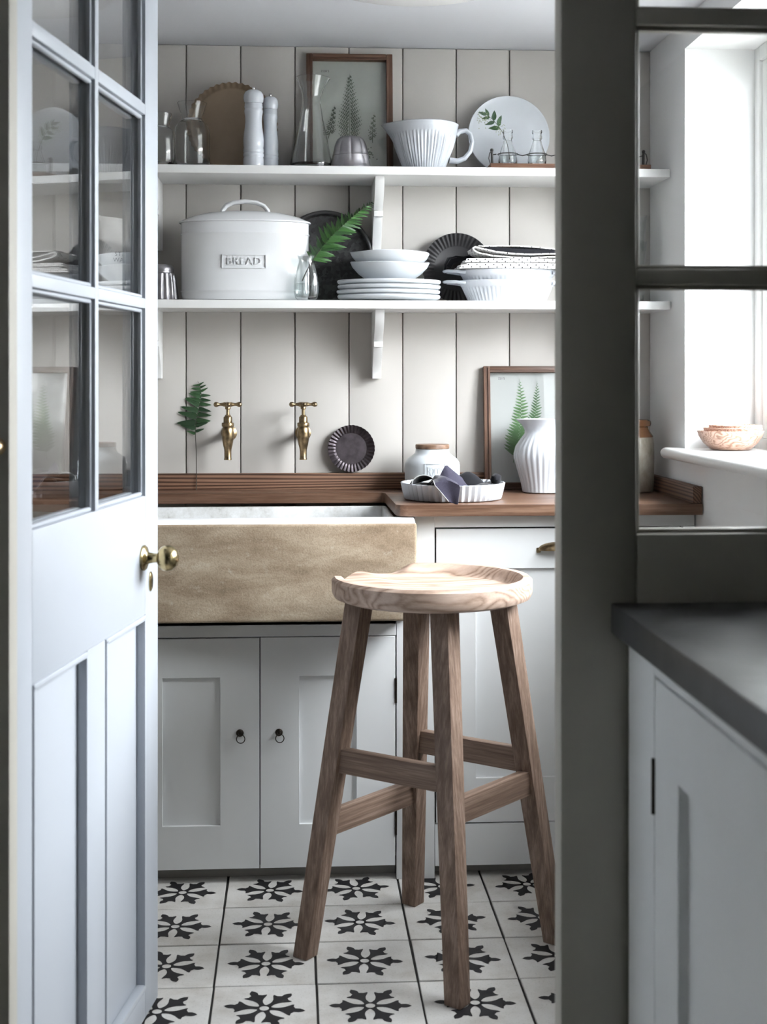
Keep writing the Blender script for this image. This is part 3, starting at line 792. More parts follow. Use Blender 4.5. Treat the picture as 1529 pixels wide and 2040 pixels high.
# taupe fluted dish leaning on the boards
def fluted_dish(mb, R, depth, n, amp, base=.90, ampz=0.0):
    """round dish with a plain floor (base x R) and a fluted wall; the flutes deepen towards the rim"""
    def k_(r): return (r/R-base)/(1-base)
    def f(t, r, z): return r*(1-amp*min(1, max(0, k_(r)*1.6))*(.5+.5*math.cos(n*t))) if k_(r) > -.02 else r
    def fz(t, r, z): return z+ampz*min(1, max(0, k_(r)*2.5+.1))*math.cos(n*t) if k_(r) > .02 else z
    mb.lathe([(0, 0), (R*base*.97, 0), (R*base, .0012), (R*(base+(1-base)*.12), depth*.2), (R*(base+(1-base)*.5), depth*.55), (R, depth), (R*.994, depth+.0014), (R*(base+(1-base)*.5)-.002, depth*.55+.0025), (R*(base+(1-base)*.12), depth*.2+.003), (R*base-.001, .0042), (R*base*.96, .0032), (0, .0032)], n*6, f=f, fz=fz)
    return mb
td = thing('baking_dish', 'round taupe fluted baking dish leaning against the boards on the upper shelf', 'baking dish', (-.167, 3.636, Z1+.0008), rot=(math.radians(84), 0, 0))
m = MB(); fluted_dish(m, .121, .022, 44, .030, .90); bmesh.ops.translate(m.bm, verts=m.bm.verts, vec=(0, .1225, 0)); m.build('dish', M['tan'], td)
# one leaning dish faces the room: its hollow side is turned to -y

def mill(x, y, s, label):
    o = thing('pepper_mill', label, 'mill', (x, y, Z1), 0, 'white mills on the upper shelf')
    p = [(0, 0), (.0262, 0), (.0265, .002), (.0262, .022), (.0250, .025), (.0250, .027), (.0262, .029), (.0265, .034), (.0250, .037), (.0262, .040), (.0262, .046), (.0250, .049), (.0258, .056), (.0262, .070),
         (.0250, .085), (.0225, .102), (.0212, .118), (.0218, .130), (.0235, .140), (.0240, .144), (.0230, .147), (.0225, .150), (.0238, .154), (.0225, .158), (.0232, .160), (.0225, .1625), (0, .1625)]
    MB().lathe([(r*s[0], z*s[1]) for r, z in p], 40).build('body', M['white'], o)
    h = [(0, .1632), (.0215, .1632), (.0245, .168), (.0258, .176), (.0250, .185), (.0215, .192), (.015, .1965), (.006, .1985), (0, .1985)]
    MB().lathe([(r*s[0], z*s[1]) for r, z in h], 40).build('head', M['white'], o)
    MB().lathe([(0, .1985*s[1]-.001), (.0035, .1985*s[1]-.001), (.003, .1985*s[1]+.002), (.0042, .1985*s[1]+.004), (.0035, .1985*s[1]+.007), (0, .1985*s[1]+.008)], 16).build('nut', M['chrome'], o)
mill(-.1075, 3.515, (1.0, 1.0), 'taller white turned pepper mill, the nearer of the two')
mill(-.0655, 3.553, (.80, .955), 'slimmer white turned mill half behind the taller one')

# tall conical glass jug with poured lip
gj = thing('glass_jug', 'tall waisted clear glass jug with a poured lip before the picture frame', 'jug', (.040, 3.54, Z1))
def lip(t, r, z):
    if z < .19: return r
    k = max(0, math.cos(t-.15))**8; return r*(1+.28*k*(z-.19)/.047)
MB().lathe([(0, .001), (.046, .001), (.0525, .004), (.054, .012), (.050, .035), (.041, .080), (.030, .130), (.0245, .165), (.0245, .185), (.029, .208), (.0365, .230), (.0395, .237), (.038, .237), (.0355, .231), (.0275, .208), (.023, .185), (.023, .165),
            (.0285, .130), (.0395, .08), (.0485, .035), (.0515, .014), (.048, .0085), (0, .0075)], 56, f=lip).build('body', M['vessel'], gj)

# framed pressed ferns
def pressed_frond(name, parent, base, tip, width, pairs, mat, sub=False, curve=0.0, y=-.0010, ang=65):
    """pressed fern flat on the paper; pinnae, and with sub their own lobes, in one piece"""
    m = MB(); b0, t0 = Vector((base[0], y, base[1])), Vector((tip[0], y, tip[1])); ax_ = (t0-b0); L = ax_.length
    sd = Vector((ax_.z, 0, -ax_.x)).normalized()
    pts = bez(b0, (b0+t0)/2+sd*curve*L, t0, 16)
    m.tube(pts, lambda t: .0009*(1-.7*t), 5)
    N = Vector((0, -1, 0))
    for i in range(pairs):
        for sg in (1, -1):
            t = .10+.88*(i+(.5 if sg < 0 else 0))/pairs
            if t > .985: continue
            p, d = at_path(pts, t); w = width*(1-t)**.75*min(1, .55+t*2.2)*random.uniform(.85, 1.1)
            x = Matrix.Rotation(math.radians(ang)*sg, 3, N) @ d; z = N; yv = z.cross(x)
            Mx = Matrix.Translation(p+Vector((0, random.uniform(-.0004, 0), 0))) @ Matrix((x, yv, z)).transposed().to_4x4()
            if not sub: m.leaf(Mx, w, w*.30+.0012, 5, .05, 0, pin)
            else:
                m.leaf(Mx, w, .0012, 2, .0)
                nl = max(2, int(w/.0062))
                for q in range(nl+1):
                    for s2 in (1, -1):
                        u = .15+.85*q/(nl+.5); l2 = (.0040+.0040*(1-u))*(.6+.4*(1-t))
                        if q == nl: s2a = 0.0
                        else: s2a = s2*.95
                        M2 = Mx @ Matrix.Translation((w*u*.95, 0, 0)) @ Matrix.Rotation(s2a, 4, 'Z')
                        m.leaf(M2, l2*1.1, l2*.55, 3, .0)
    return m.build(name, mat, parent, smooth=0)
def picture(label, x, y, z, mats):
    W_, H_ = .230, .328; o = thing('picture_frame', label, 'picture', (x, y, z), rot=(-math.radians(6.0), 0, 0), group='framed pressed ferns')
    fw = .017
    for x0, x1 in ((0, fw), (W_-fw, W_)):
        e = MB().box(x0, x1, 0, .022, 0, H_, .002); e.box(x0+(.010 if x0 == 0 else .0), x1-(0 if x0 == 0 else .010), -.003, .004, .004, H_-.004, .001, 1); e.build('frame_side', M['frame'], o)
    for z0, z1 in ((0, fw), (H_-fw, H_)):
        e = MB().box(fw, W_-fw, 0, .022, z0, z1, .002); e.box(fw-.003, W_-fw+.003, -.003, .004, z0+(.010 if z0 == 0 else 0), z1-(0 if z0 == 0 else .010), .001, 1); e.build('frame_rail', M['frame_x'], o)
    MB().box(fw-.003, W_-fw+.003, .0165, .020, fw-.003, H_-fw+.003).build('backing_paper', mats, o)
    MB().box(fw-.002, W_-fw+.002, .006, .0075, fw-.002, H_-fw+.002).build('glass', M['glass'], o)
    return o
f1 = picture('wooden frame with three pressed dark ferns on the upper shelf', .0275, 3.625, Z1+.0025, M['paper'])
YP = .0160
pressed_frond('pressed_fern', f1, (.114, .075), (.116, .278), .048, 17, M['pressed'], True, .01, YP, 58)
pressed_frond('pressed_sprig', f1, (.058, .100), (.075, .190), .022, 6, M['pressed'], True, .05, YP, 42)
pressed_frond('pressed_sprig', f1, (.176, .090), (.181, .170), .020, 5, M['pressed'], True, -.04, YP, 42)
fl = MB()
for i in range(26): fl.lathe([(0, 0), (.0022, .0003), (0, .0008)], 6, (.168+random.gauss(0, .007), YP-.001, .060+random.gauss(0, .008)), axis='y')
fl.build('pressed_umbel', M['pressed'], f1)
text_obj('caption', "ZOR'S", .0085, 0, M['ink'], f1, lambda u, v, w: (.050+u, YP, .284+v))
f2 = picture('wooden frame with two pressed green fern fronds behind the white jug', .5015, 3.620, ZT+.0025, M['paper2'])
pressed_frond('pressed_frond', f2, (.078, .070), (.099, .294), .046, 23, M['pressed2'], False, .10, YP, 72)
pressed_frond('pressed_frond', f2, (.130, .140), (.146, .288), .028, 17, M['pressed2'], False, .06, YP, 60)
text_obj('caption', "221'S", .0085, 0, M['ink'], f2, lambda u, v, w: (.050+u, YP, .296+v))

# fluted aluminium jelly mould, turned upside down
jm = thing('jelly_mould', 'small domed aluminium jelly mould before the picture frame', 'mould', (.1405, 3.527, Z1))
def melon(t, r, z): return r*(1-.10*(1-abs(math.sin(4*t)))**2) if z > .030 else r*(1-.03*(1-abs(math.sin(4*t)))**4*(z/.03))
MB().lathe([(.0515, 0), (.0535, .001), (.0535, .003), (.051, .006), (.0495, .020), (.0475, .033), (.0485, .0345), (.0470, .036), (.0455, .042), (.0420, .060), (.0360, .074), (.0270, .082), (.014, .0845), (0, .085)], 96, f=melon).build('mould', M['alu'], jm)

# batter bowl with spout and handle
bb = thing('batter_bowl', 'white ribbed batter bowl with spout and loop handle on the upper shelf', 'bowl', (.333, 3.565, Z1))
def rib(n, amp, z0, z1):
    def f(t, r, z): 
        if z0 < z < z1:
            e = min(1, (z-z0)/.008, (z1-z)/.004); return r*(1-amp*e*abs(math.sin(n*t/2))**3)
        return r
    return f
def spout(f0):
    def f(t, r, z):
        rr = f0(t, r, z)
        if z > .085: rr *= 1+.24*max(0, math.cos(t-PI))**14*min(1, (z-.085)/.036)
        return rr
    return f
MB().lathe([(0, .001), (.050, .001), (.053, .004), (.060, .022), (.0735, .055), (.0815, .080), (.0850, .095), (.0865, .098), (.0880, .112), (.0905, .121), (.0880, .123), (.0845, .119), (.081, .098), (.077, .078), (.056, .022), (.046, .009), (0, .007)], 180, f=spout(rib(54, .05, .006, .096))).build('bowl', M['white'], bb)
MB().tube([(.083, 0, .098), (.094, 0, .108), (.110, 0, .110), (.122, 0, .100), (.1265, 0, .080), (.121, 0, .055), (.106, 0, .037), (.088, 0, .030), (.066, 0, .032)], lambda t: .0062+.003*abs(t-.5)*2, 14, flat=(1.5, .85), up=(0, 1, 0)).build('handle', M['white'], bb)

# pale plate leaning behind the bottle rack
pp = thing('round_platter', 'pale grey round platter leaning on the boards behind the small bottles', 'plate', (.566, 3.622, Z1+.0008), rot=(math.radians(81), 0, 0))
m = MB(); m.lathe([(0, .002), (.090, .002), (.100, .005), (.1085, .009), (.1095, .0105), (.1085, .012), (.1035, .0105), (.096, .0075), (0, .006)], 72); bmesh.ops.translate(m.bm, verts=m.bm.verts, vec=(0, .1098, 0)); m.build('platter', M['plate_grey'], pp)

# wooden bottle rack with wire rings
rk = thing('bottle_rack', 'long wooden bottle rack with black wire rings and end handles', 'rack', (.708, 3.545, Z1))
MB().box(-.209, .209, -.042, .042, 0, .0165, .002).build('base', M['rack_wood'], rk)
for s in (-1, 1):
    e = MB(); e.tube([(s*.199, 0, .0165), (s*.1995, 0, .040), (s*.200, 0, .053)], .0034, 10); e.lathe([(0, -.0048), (.0034, -.0034), (.0048, 0), (.0034, .0034), (0, .0048)], 12, (s*.200, 0, .0565))
    e.tube([(s*.200, -.002, .055), (s*.206, -.004, .048), (s*.2085, -.005, .034), (s*.205, -.004, .022), (s*.201, -.002, .018)], .0014, 8); e.build('post', M['wire'], rk)
w = MB(); w.tube([(-.199, 0, .0445), (-.188, 0, .046)], .0014, 8)
xb = [-.158, -.0815, -.005, .0715, .148]
for i, xx in enumerate(xb):
    w.tube([(xx+math.cos(a)*.0255, math.sin(a)*.0255, .046) for a in [2*PI*k/36 for k in range(36)]], .0014, 8, True)
    nx = xb[i+1]-.0255 if i < 4 else .199
    w.tube([(xx+.0255, 0, .046), ((xx+.0255+nx)/2, 0, .043), (nx, 0, .046)], .0014, 8)
w.build('wire_rings', M['wire'], rk)
def bottle(x, label):
    o = thing('small_bottle', label, 'bottle', (x, 3.545, Z1+.0166), 0, 'small bottles in the rack')
    p = [(0, .001), (.022, .001), (.0245, .004), (.0245, .012), (.0225, .028), (.0170, .045), (.0125, .058), (.0110, .066), (.0115, .068), (.0135, .070), (.0135, .076), (.0120, .078), (.0120, .084), (.0135, .086), (.0132, .092), (.0105, .092), (.0098, .070), (.0095, .064), (.0150, .045), (.0205, .028), (.0225, .012), (.020, .006), (0, .006)]
    MB().lathe(p, 40).build('body', M['vessel'], o)
    MB().lathe([(0, .0065), (.0218, .0065), (.0220, .012), (.0208, .024), (0, .024)], 36).build('water', M['water'], o)
    return o
bottle(.708+xb[0], 'small clear glass bottle holding a leafy sprig, first in the rack')
bottle(.708+xb[1], 'small empty-necked clear glass bottle, second in the rack')
sg = thing('leafy_sprig', 'leafy green sprig with tiny pale buds leaning from the first small bottle', 'sprig', (.708+xb[0], 3.545, Z1+.02))
stp = bez((.004, 0, .010), (.002, -.004, .088), (-.060, -.012, .128), 18)
MB().tube(stp, lambda t: .0011*(1-.6*t), 6).build('stem', M['stem'], sg)
N = Vector((0, -1, .1)).normalized()
for t, a, L in ((.62, .9, .030), (.66, -.7, .026), (.70, -1.1, .027), (.78, 1.1, .026), (.80, -.9, .030), (.90, .8, .022), (.93, -.5, .022), (.97, .35, .024), (.86, -1.5, .02)):
    p, d = at_path(stp, t); x = (Matrix.Rotation(a, 3, N) @ d+Vector((0, random.uniform(-.3, .2), 0))).normalized(); z = (N-x*N.dot(x)).normalized()
    o = link('leaf', LEAF['sprig'], sg); o.matrix_local = Matrix.Translation(p) @ Matrix((x, z.cross(x), z)).transposed().to_4x4() @ Matrix.Diagonal((L, L, L, 1))
bd = MB()
for cx, cz, n_ in ((-.062, .112, 34), (-.075, .122, 24), (-.022, .086, 26)):
    for i in range(n_):
        u, v, q = random.gauss(0, .008), random.gauss(0, .008), random.gauss(0, .006)
        bd.lathe([(0, -.0014), (.0014, 0), (0, .0014)], 6, (cx+u, -.010+q, cz+v))
bd_o = bd.build('buds', M['berry'], sg); bd_o['kind'] = 'stuff'

# ================================================================ lower shelf
fm = thing('fluted_mould', 'tall fluted metal pudding mould beside the bread bin', 'mould', (-.343, 3.553, Z2))
def flute(t, r, z):
    if .004 < z < .066: return r*(1-.13*abs(math.cos(7*t))**5)
    return r
MB().lathe([(.0430, 0), (.0445, .001), (.0445, .003), (.0430, .005), (.0415, .020), (.0385, .050), (.0365, .064), (.035, .070), (.031, .0725), (.0305, .076), (.0315, .078), (.0305, .086), (.025, .0925), (.012, .0945), (0, .095)], 168, f=flute).build('mould', M['alu'], fm)

# bread bin
bn = thing('bread_bin', 'large cream enamel bread bin with raised BREAD lettering and lid', 'bread bin', (-.1300, 3.556, Z2))
def sup(a, b_, e): 
    def f(t, r, z):
        c, s = abs(math.cos(t)), abs(math.sin(t)); return r*((c/a)**e+(s/b_)**e)**(-1/e)
    return f
A_, B_ = .1635, .0780
ff = sup(A_, B_, 2.4)
MB().lathe([(0, .002), (.95, .002), (.985, .006), (1, .016), (1.0, .022), (1.012, .024), (1.012, .026), (1.0, .028), (1, .168), (1.012, .170), (1.012, .172), (1.0, .174), (1, .199), (.97, .199), (.96, .03), (0, .02)], 144, f=ff).build('bin', M['cream'], bn)
MB().lathe([(0, .2330), (.30, .2318), (.60, .2265), (.85, .2160), (.98, .207), (1.03, .2035), (1.035, .2005), (1.01, .1995), (.94, .1995), (0, .206)], 144, f=ff).build('lid', M['cream'], bn)
MB().tube([(-.060, 0, .222), (-.0585, 0, .234), (-.048, 0, .247), (-.030, 0, .255), (0, 0, .2585), (.030, 0, .255), (.048, 0, .247), (.0585, 0, .234), (.060, 0, .222)], .0062, 14, flat=(1.7, .95), up=(0, 1, 0)).build('handle', M['cream'], bn)
def onbin(u, v, w):
    q = (1-abs(u/A_)**2.4)**(1/2.4); return (u, -B_*q-w-.0004, .0975+v)
pl_ = MB(); g_ = []
for (u0, u1, v0, v1) in ((-.056, .056, .0155, .0175), (-.056, .056, -.0175, -.0155), (-.056, -.054, -.0155, .0155), (.054, .056, -.0155, .0155)):
    for i in range(12):
        ua, ub = u0+(u1-u0)*i/12, u0+(u1-u0)*(i+1)/12
        lo = [onbin(ua, v0, -.001), onbin(ub, v0, -.001), onbin(ub, v1, -.001), onbin(ua, v1, -.001)]; hi = [onbin(ua, v0, .0028), onbin(ub, v0, .0028), onbin(ub, v1, .0028), onbin(ua, v1, .0028)]
        pl_.hexa(lo, hi)
pl_.build('plaque_border', M['cream'], bn)
text_obj('lettering', 'BREAD', .0265, .0022, M['cream'], bn, lambda u, v, w: onbin(u, v, w+.0004), 1.12)

# ribbed bud vase with a fern frond
vs = thing('bud_vase', 'small ribbed clear glass bud vase before the bread bin', 'vase', (.0265, 3.483, Z2))
MB().lathe([(0, .001), (.022, .001), (.028, .006), (.0315, .020), (.0318, .036), (.0290, .060), (.0235, .082), (.0195, .096), (.0190, .102), (.0225, .112), (.0235, .114), (.0215, .114), (.0172, .102), (.0178, .096), (.0215, .082), (.0265, .060), (.0292, .036), (.0288, .020), (.025, .009), (0, .006)], 112, f=lambda t, r, z: r*(1-.07*abs(math.sin(11*t))**2) if z < .09 else r).build('body', M['vessel_thin'], vs)
MB().lathe([(0, .007), (.0245, .0095), (.0284, .020), (.0286, .036), (.0280, .042), (0, .042)], 48).build('water', M['water'], vs)
fv = thing('fern_frond', 'bright green arching fern frond standing in the small bud vase', 'fern', (.0265, 3.483, Z2))
pts = bez((-.010, .006, .050), (.028, .012, .150), (.172, .085, .262), 26)
frond(fv, pts, (-.35, -.9, .25), LEAF['vivid'], 30, .26, lambda t: .074*(1-t)**.6*min(1, .40+2.0*(t-.2))+.006, lambda t: 1.2-.25*t, .0013, .30, .15)

# dark galvanised tray
gt = thing('round_tray', 'dark galvanised round tray with raised rim leaning behind the fern', 'tray', (.079, 3.640, Z2+.0008), rot=(math.radians(84.5), 0, 0))
m = MB(); m.lathe([(0, .0), (.105, .0), (.112, .003), (.1175, .014), (.1195, .0165), (.121, .014), (.115, 0), (.112, -.003), (0, -.003)], 80); bmesh.ops.translate(m.bm, verts=m.bm.verts, vec=(0, .1225, .003)); m.build('tray', M['galv'], gt)
MB().tube([(.1195*math.cos(a), .1225+.1195*math.sin(a), .0185) for a in [2*PI*k/72 for k in range(72)]], .0045, 10, True).build('rim', M['tin_dark'], gt)

# stack of plates and bowls
def wob(seed, amp):
    r_ = random.Random(seed); a = [r_.uniform(0, 6.28) for _ in range(3)]
    return lambda t, r, z: r*(1+amp*(math.sin(2*t+a[0])+.6*math.sin(3*t+a[1])+.4*math.sin(5*t+a[2])))
zz = Z2
for i, nm in enumerate(('lowest of the four white hand-thrown plates', 'second white hand-thrown plate from the bottom of the stack', 'third white hand-thrown plate from the bottom of the stack', 'topmost white hand-thrown plate, under the bowls')):
    o = thing('dinner_plate', nm, 'plate', (.240+random.uniform(-.002, .002), 3.548+random.uniform(-.001, .001), zz), 0, 'stacked white plates')
    MB().lathe([(0, .001), (.060, .001), (.066, .003), (.095, .0055), (.100, .009), (.1015, .0135), (.1005, .0165), (.098, .0165), (.094, .0105), (.062, .0062), (0, .006)], 96, f=wob(i, .004), sx=1.32, sy=.93).build('plate', M['white_matt'], o)
    zz += .0128
zz += .0008
def wavy(i): return lambda t, r, z: z+(.0028*math.sin(2*t+1.1+2*i)+.0018*math.sin(3*t+i))*max(0, (z-.02)/.027)
def bowlp(s=1.0, h=.047): return [(0, .001), (.036*s, .001), (.041*s, .004), (.056*s, .020), (.0665*s, h*.75), (.0705*s, h), (.0695*s, h+.002), (.068*s, h), (.063*s, h*.75), (.052*s, .021), (.038*s, .0085), (0, .007)]
for i, nm in enumerate(('lower of the two white wavy-rimmed bowls, on the plates', 'upper white wavy-rimmed bowl nested on top of the other')):
    o = thing('serving_bowl', nm, 'bowl', (.2425-.001*i, 3.546, zz), 0, 'nested white bowls', rot=(math.radians(1.0*(1-2*i)), math.radians(1.6*i), .15*i))
    MB().lathe(bowlp(1.46), 96, f=wob(10+i, .008), fz=wavy(i), sy=.86).build('bowl', M['white_matt'], o)
    zz += .0255

# charcoal fluted tart tin behind the oval dishes
ft = thing('tart_tin', 'large charcoal fluted tart tin leaning on the lower shelf behind the dishes', 'tart tin', (.4285, 3.642, Z2+.0008), rot=(math.radians(85), 0, 0))
m = MB(); fluted_dish(m, .0935, .018, 46, .012, .66, .0022); bmesh.ops.translate(m.bm, verts=m.bm.verts, vec=(0, .0955, 0)); m.build('tin', M['tin_dark'], ft)

# two oval oven dishes, one in the other
for i, nm in enumerate(('lower white ribbed oval oven dish with end handles', 'upper white ribbed oval oven dish, napkins on it')):
    o = thing('oval_dish', nm, 'dish', (.549, 3.551, Z2+.0275*i), 0, 'stacked oval oven dishes')
    RX = .1290
    MB().lathe([(0, .001), (.098, .001), (.102, .003), (.1145, .030), (.1185, .0385), (.1205, .040), (.1290, .0535), (.1275, .056), (.1245, .055), (.1165, .041), (.1105, .030), (.097, .008), (0, .006)], 180, f=rib(60, .05, .004, .0385), sy=.56).build('dish', M['white'], o)
    for s in (-1, 1):
        MB().tube([(s*.112, -.034, .048), (s*.138, -.029, .0515), (s*.1575, -.016, .0525), (s*.1625, 0, .0525), (s*.1575, .016, .0525), (s*.138, .029, .0515), (s*.112, .034, .048)], .0052, 12, flat=(.85, 1.25), up=(0, 0, 1)).build('handle', M['white'], o)

# folded napkins on the dishes
def ribbon(prof, th, y0, y1, name, mat, parent, wave=.0, ny=8, seed=0):
    """cloth folded over and over: a thick line in x-z run back along y"""
    r_ = random.Random(seed); P_ = [Vector((x, 0, z)) for x, z in prof]; n = len(P_); up_, dn = [], []
    for i in range(n):
        d = P_[min(i+1, n-1)]-P_[max(i-1, 0)]; d.normalize(); nn = Vector((-d.z, 0, d.x)); up_.append(P_[i]+nn*th/2); dn.append(P_[i]-nn*th/2)
    loop = up_+dn[::-1]; m_ = MB(); ph = r_.uniform(0, 6); rows = []
    for j in range(ny+1):
        y = y0+(y1-y0)*j/ny
        rows.append([m_.bm.verts.new((p.x+wave*math.sin(ph+j*1.1+p.z*60), y+wave*.6*math.sin(p.x*30+ph), p.z+wave*.5*math.sin(ph*2+j*.9+p.x*25))) for p in loop])
    k = len(loop)
    for a, b2 in zip(rows, rows[1:]):
        for q in range(k): m_.bm.faces.new((a[q], a[(q+1) % k], b2[(q+1) % k], b2[q]))
    for R_, fl_ in ((rows[0], False), (rows[-1], True)):
        for q in range(n-1):
            vv = (R_[q], R_[q+1], R_[k-2-q], R_[k-1-q]); m_.bm.faces.new(vv if not fl_ else vv[::-1])
    return m_.build(name, mat, parent, 50)
def folds(x0, x1, z0, dz, layers, dips=0.0, lean=.006):
    p = []; 
    for l in range(layers):
        z = z0+dz*l; a, b2 = (x0+lean*l, x1-lean*.3*l)
        xs_ = [a+(b2-a)*i/14 for i in range(15)]
        if l % 2: xs_ = xs_[::-1]
        for x in xs_: p.append((x, z+dips*math.sin((x-x0)/(x1-x0)*PI*1.3)))
        if l < layers-1:
            ex = xs_[-1]; s = 1 if l % 2 == 0 else -1
            for a2 in (-.6, 0, .6): p.append((ex+s*.0024*math.cos(a2), z+dz*.5+dz*.5*math.sin(a2)+dips*math.sin((ex-x0)/(x1-x0)*PI*1.3)))
    return p
ZN = Z2+.0275+.0565
n1 = thing('napkin', 'bottom white napkin with black dashes, folded thick, on the oval dishes', 'napkin', (.549, 3.551, ZN), 0, 'folded napkins on the oval dishes')
ribbon(folds(-.134, .150, .0016, .0034, 4, .0), .0028, -.072, .058, 'cloth', M['cloth_dash'], n1, .0015, seed=1)
n2 = thing('napkin', 'middle white napkin with black dashes, folded, in the napkin stack', 'napkin', (.549, 3.551, ZN+.0145), 0, 'folded napkins on the oval dishes')
ribbon(folds(-.118, .150, .0016, .0034, 3, .0015), .0028, -.070, .056, 'cloth', M['cloth_dash'], n2, .0015, seed=2)
n3 = thing('napkin', 'top napkin with dashed edge rolled up round a black lining', 'napkin', (.549, 3.551, ZN+.0255), 0, 'folded napkins on the oval dishes')
pr = [(.150, .004), (.10, .0045), (.05, .002), (.0, .0025), (-.05, .006), (-.085, .013), (-.096, .019), (-.098, .025), (-.092, .0285), (-.085, .026), (-.07, .0225), (-.04, .016), (0, .012), (.05, .0105), (.10, .0125), (.15, .011)]
ribbon(pr, .0034, -.070, .030, 'cloth', M['cloth_dash'], n3, .0012, seed=3)
pr = [(-.083, .031), (-.06, .0305), (-.02, .0315), (.02, .0320), (.07, .0290), (.11, .0245), (.15, .0190)]
ribbon(pr, .0026, -.066, .028, 'edge', M['cloth_dash'], n3, .0008, seed=4)
pr = [(-.066, .0262), (-.03, .0225), (.01, .0195), (.06, .0185), (.11, .0180), (.150, .0150)]
ribbon(pr, .0110, -.0645, .026, 'lining', M['cloth_black'], n3, .0008, seed=5)
n4 = thing('black_napkin', 'plain black napkin bunched behind and beside the dashed napkins', 'napkin', (.549, 3.597, ZN), 0, 'folded napkins on the oval dishes')
pr = [(-.158, -.001), (-.156, .018), (-.148, .034), (-.132, .0385), (-.110, .036), (-.090, .040), (-.062, .055), (-.036, .0655), (-.012, .0640), (.02, .056), (.048, .046), (.075, .036)]
ribbon(pr, .004, -.012, .018, 'cloth', M['cloth_black'], n4, .002, seed=6)
pr = [(-.150, .010), (-.140, .026), (-.120, .030), (-.095, .030), (-.06, .044), (-.03, .052), (.01, .048), (.05, .036)]
ribbon(pr, .012, -.0135, .016, 'inner_fold', M['cloth_black'], n4, .002, seed=7)

# stacked tumblers at the far right end
for i, nm in enumerate(('bottom clear ribbed tumbler of the stack at the shelf end', 'middle clear ribbed tumbler of the stack at the shelf end', 'top clear ribbed tumbler of the stack at the shelf end')):
    o = thing('tumbler', nm, 'glass', (.893, 3.590, Z2+.0005+.069*i), 0, 'stacked tumblers')
    MB().lathe([(0, .001), (.024, .001), (.0265, .004), (.0345, .092), (.0350, .094), (.0335, .094), (.0248, .010), (0, .009)], 64, f=lambda t, r, z: r*(1-.02*abs(math.sin(12*t))) if z < .07 else r).build('glass', M['vessel_thin'], o)

# paper sack left of the fluted mould, seen through the door
sk2 = thing('paper_sack', 'white paper sack with pinched top and black print, seen through the open door', 'sack', (-.455, 3.585, Z2))
g = []
for j in range(17):
    v = j/16; z = .001+.222*v; dep = .034*(1-max(0, v-.55)/.45)**.8+.003; hw = .052*(1+.05*math.sin(6*v))-.006*max(0, v-.7)
    row = []
    for i in range(41):
        t = 2*PI*i/40; c, s = math.cos(t), math.sin(t); q = (abs(c)**4+abs(s)**4)**(-.25)
        row.append((hw*c*q+.0015*math.sin(9*t+5*v), dep*s*q+.0012*math.sin(7*t+13*v), z-(.014*(c*.5+.5) if v > .9 else 0)))
    g.append(row)
m = MB(); m.sheet(g); 
m.build('bag', M['bag'], sk2)
fnb = lambda du, dz: (lambda u, v, w: (u+du, -.0392, v+dz))
text_obj('lettering', 'STAN', .0150, 0, M['ink'], sk2, fnb(.014, .120), 1.15)
text_obj('lettering', 'WAT', .0150, 0, M['ink'], sk2, fnb(.008, .105), 1.15)

# ================================================================ wall above the sink
def tap(x, label):
    o = thing('bib_tap', label, 'tap', (x, 3.676, 1.040), 0, 'brass bib taps')
    MB().lathe([(0, 0), (.020, 0), (.021, -.003), (.017, -.006), (.0115, -.009), (.0105, -.05), (.0105, -.062), (0, -.062)], 28, (0, 0, 0), axis='y').build('wall_plate', M['brass'], o)
    b_ = MB(); b_.lathe([(0, .022), (.0095, .022), (.0125, .020), (.0150, .012), (.0158, .003), (.0150, -.012), (.0125, -.028), (.0100, -.038), (.0092, -.044), (.0090, -.062), (.0098, -.064), (.0098, -.067), (.0072, -.067), (.0072, -.058), (0, -.058)], 32, (0, -.072, 0))
    b_.build('body', M['brass'], o)
    MB().lathe([(0, .0195), (.0150, .0195), (.0155, .022), (.0155, .028), (.0140, .030), (.0110, .0305), (.0110, .044), (.0095, .046), (.0075, .0475), (.0080, .0495), (.0045, .0505), (.0042, .064), (.0070, .0655), (.0075, .070), (.0068, .0715), (.0090, .0735), (.0100, .078), (.0085, .0825), (0, .083)], 24, (0, -.072, 0), f=lambda t, r, z: r*(1+.03*math.cos(6*t)) if .021 < z < .045 else r).build('bonnet', M['brass'], o)
    h = MB()
    arm = [(0, .002), (.0052, .004), (.0062, .009), (.0045, .014), (.0038, .020), (.0045, .0235), (.0062, .0265), (.0070, .030), (.0058, .0345), (.003, .0365), (0, .037)]
    for q in range(4):
        a = .08+q*PI/2; k0 = len(h.bm.verts)
        h.lathe(arm, 14, (0, 0, 0), axis='x'); h.bm.verts.ensure_lookup_table()
        sc_ = 1.0 if q % 2 == 0 else .9
        bmesh.ops.transform(h.bm, matrix=Matrix.Translation((0, -.072, .0775)) @ Matrix.Rotation(a, 4, 'Z') @ Matrix.Scale(sc_, 4), verts=list(h.bm.verts)[k0:])
    h.build('cross_handle', M['brass'], o)
tap(-.177, 'brass cross-head tap on the boards beside the fern frond')
tap(.0195, 'brass cross-head tap on the boards nearer the small dark tin')

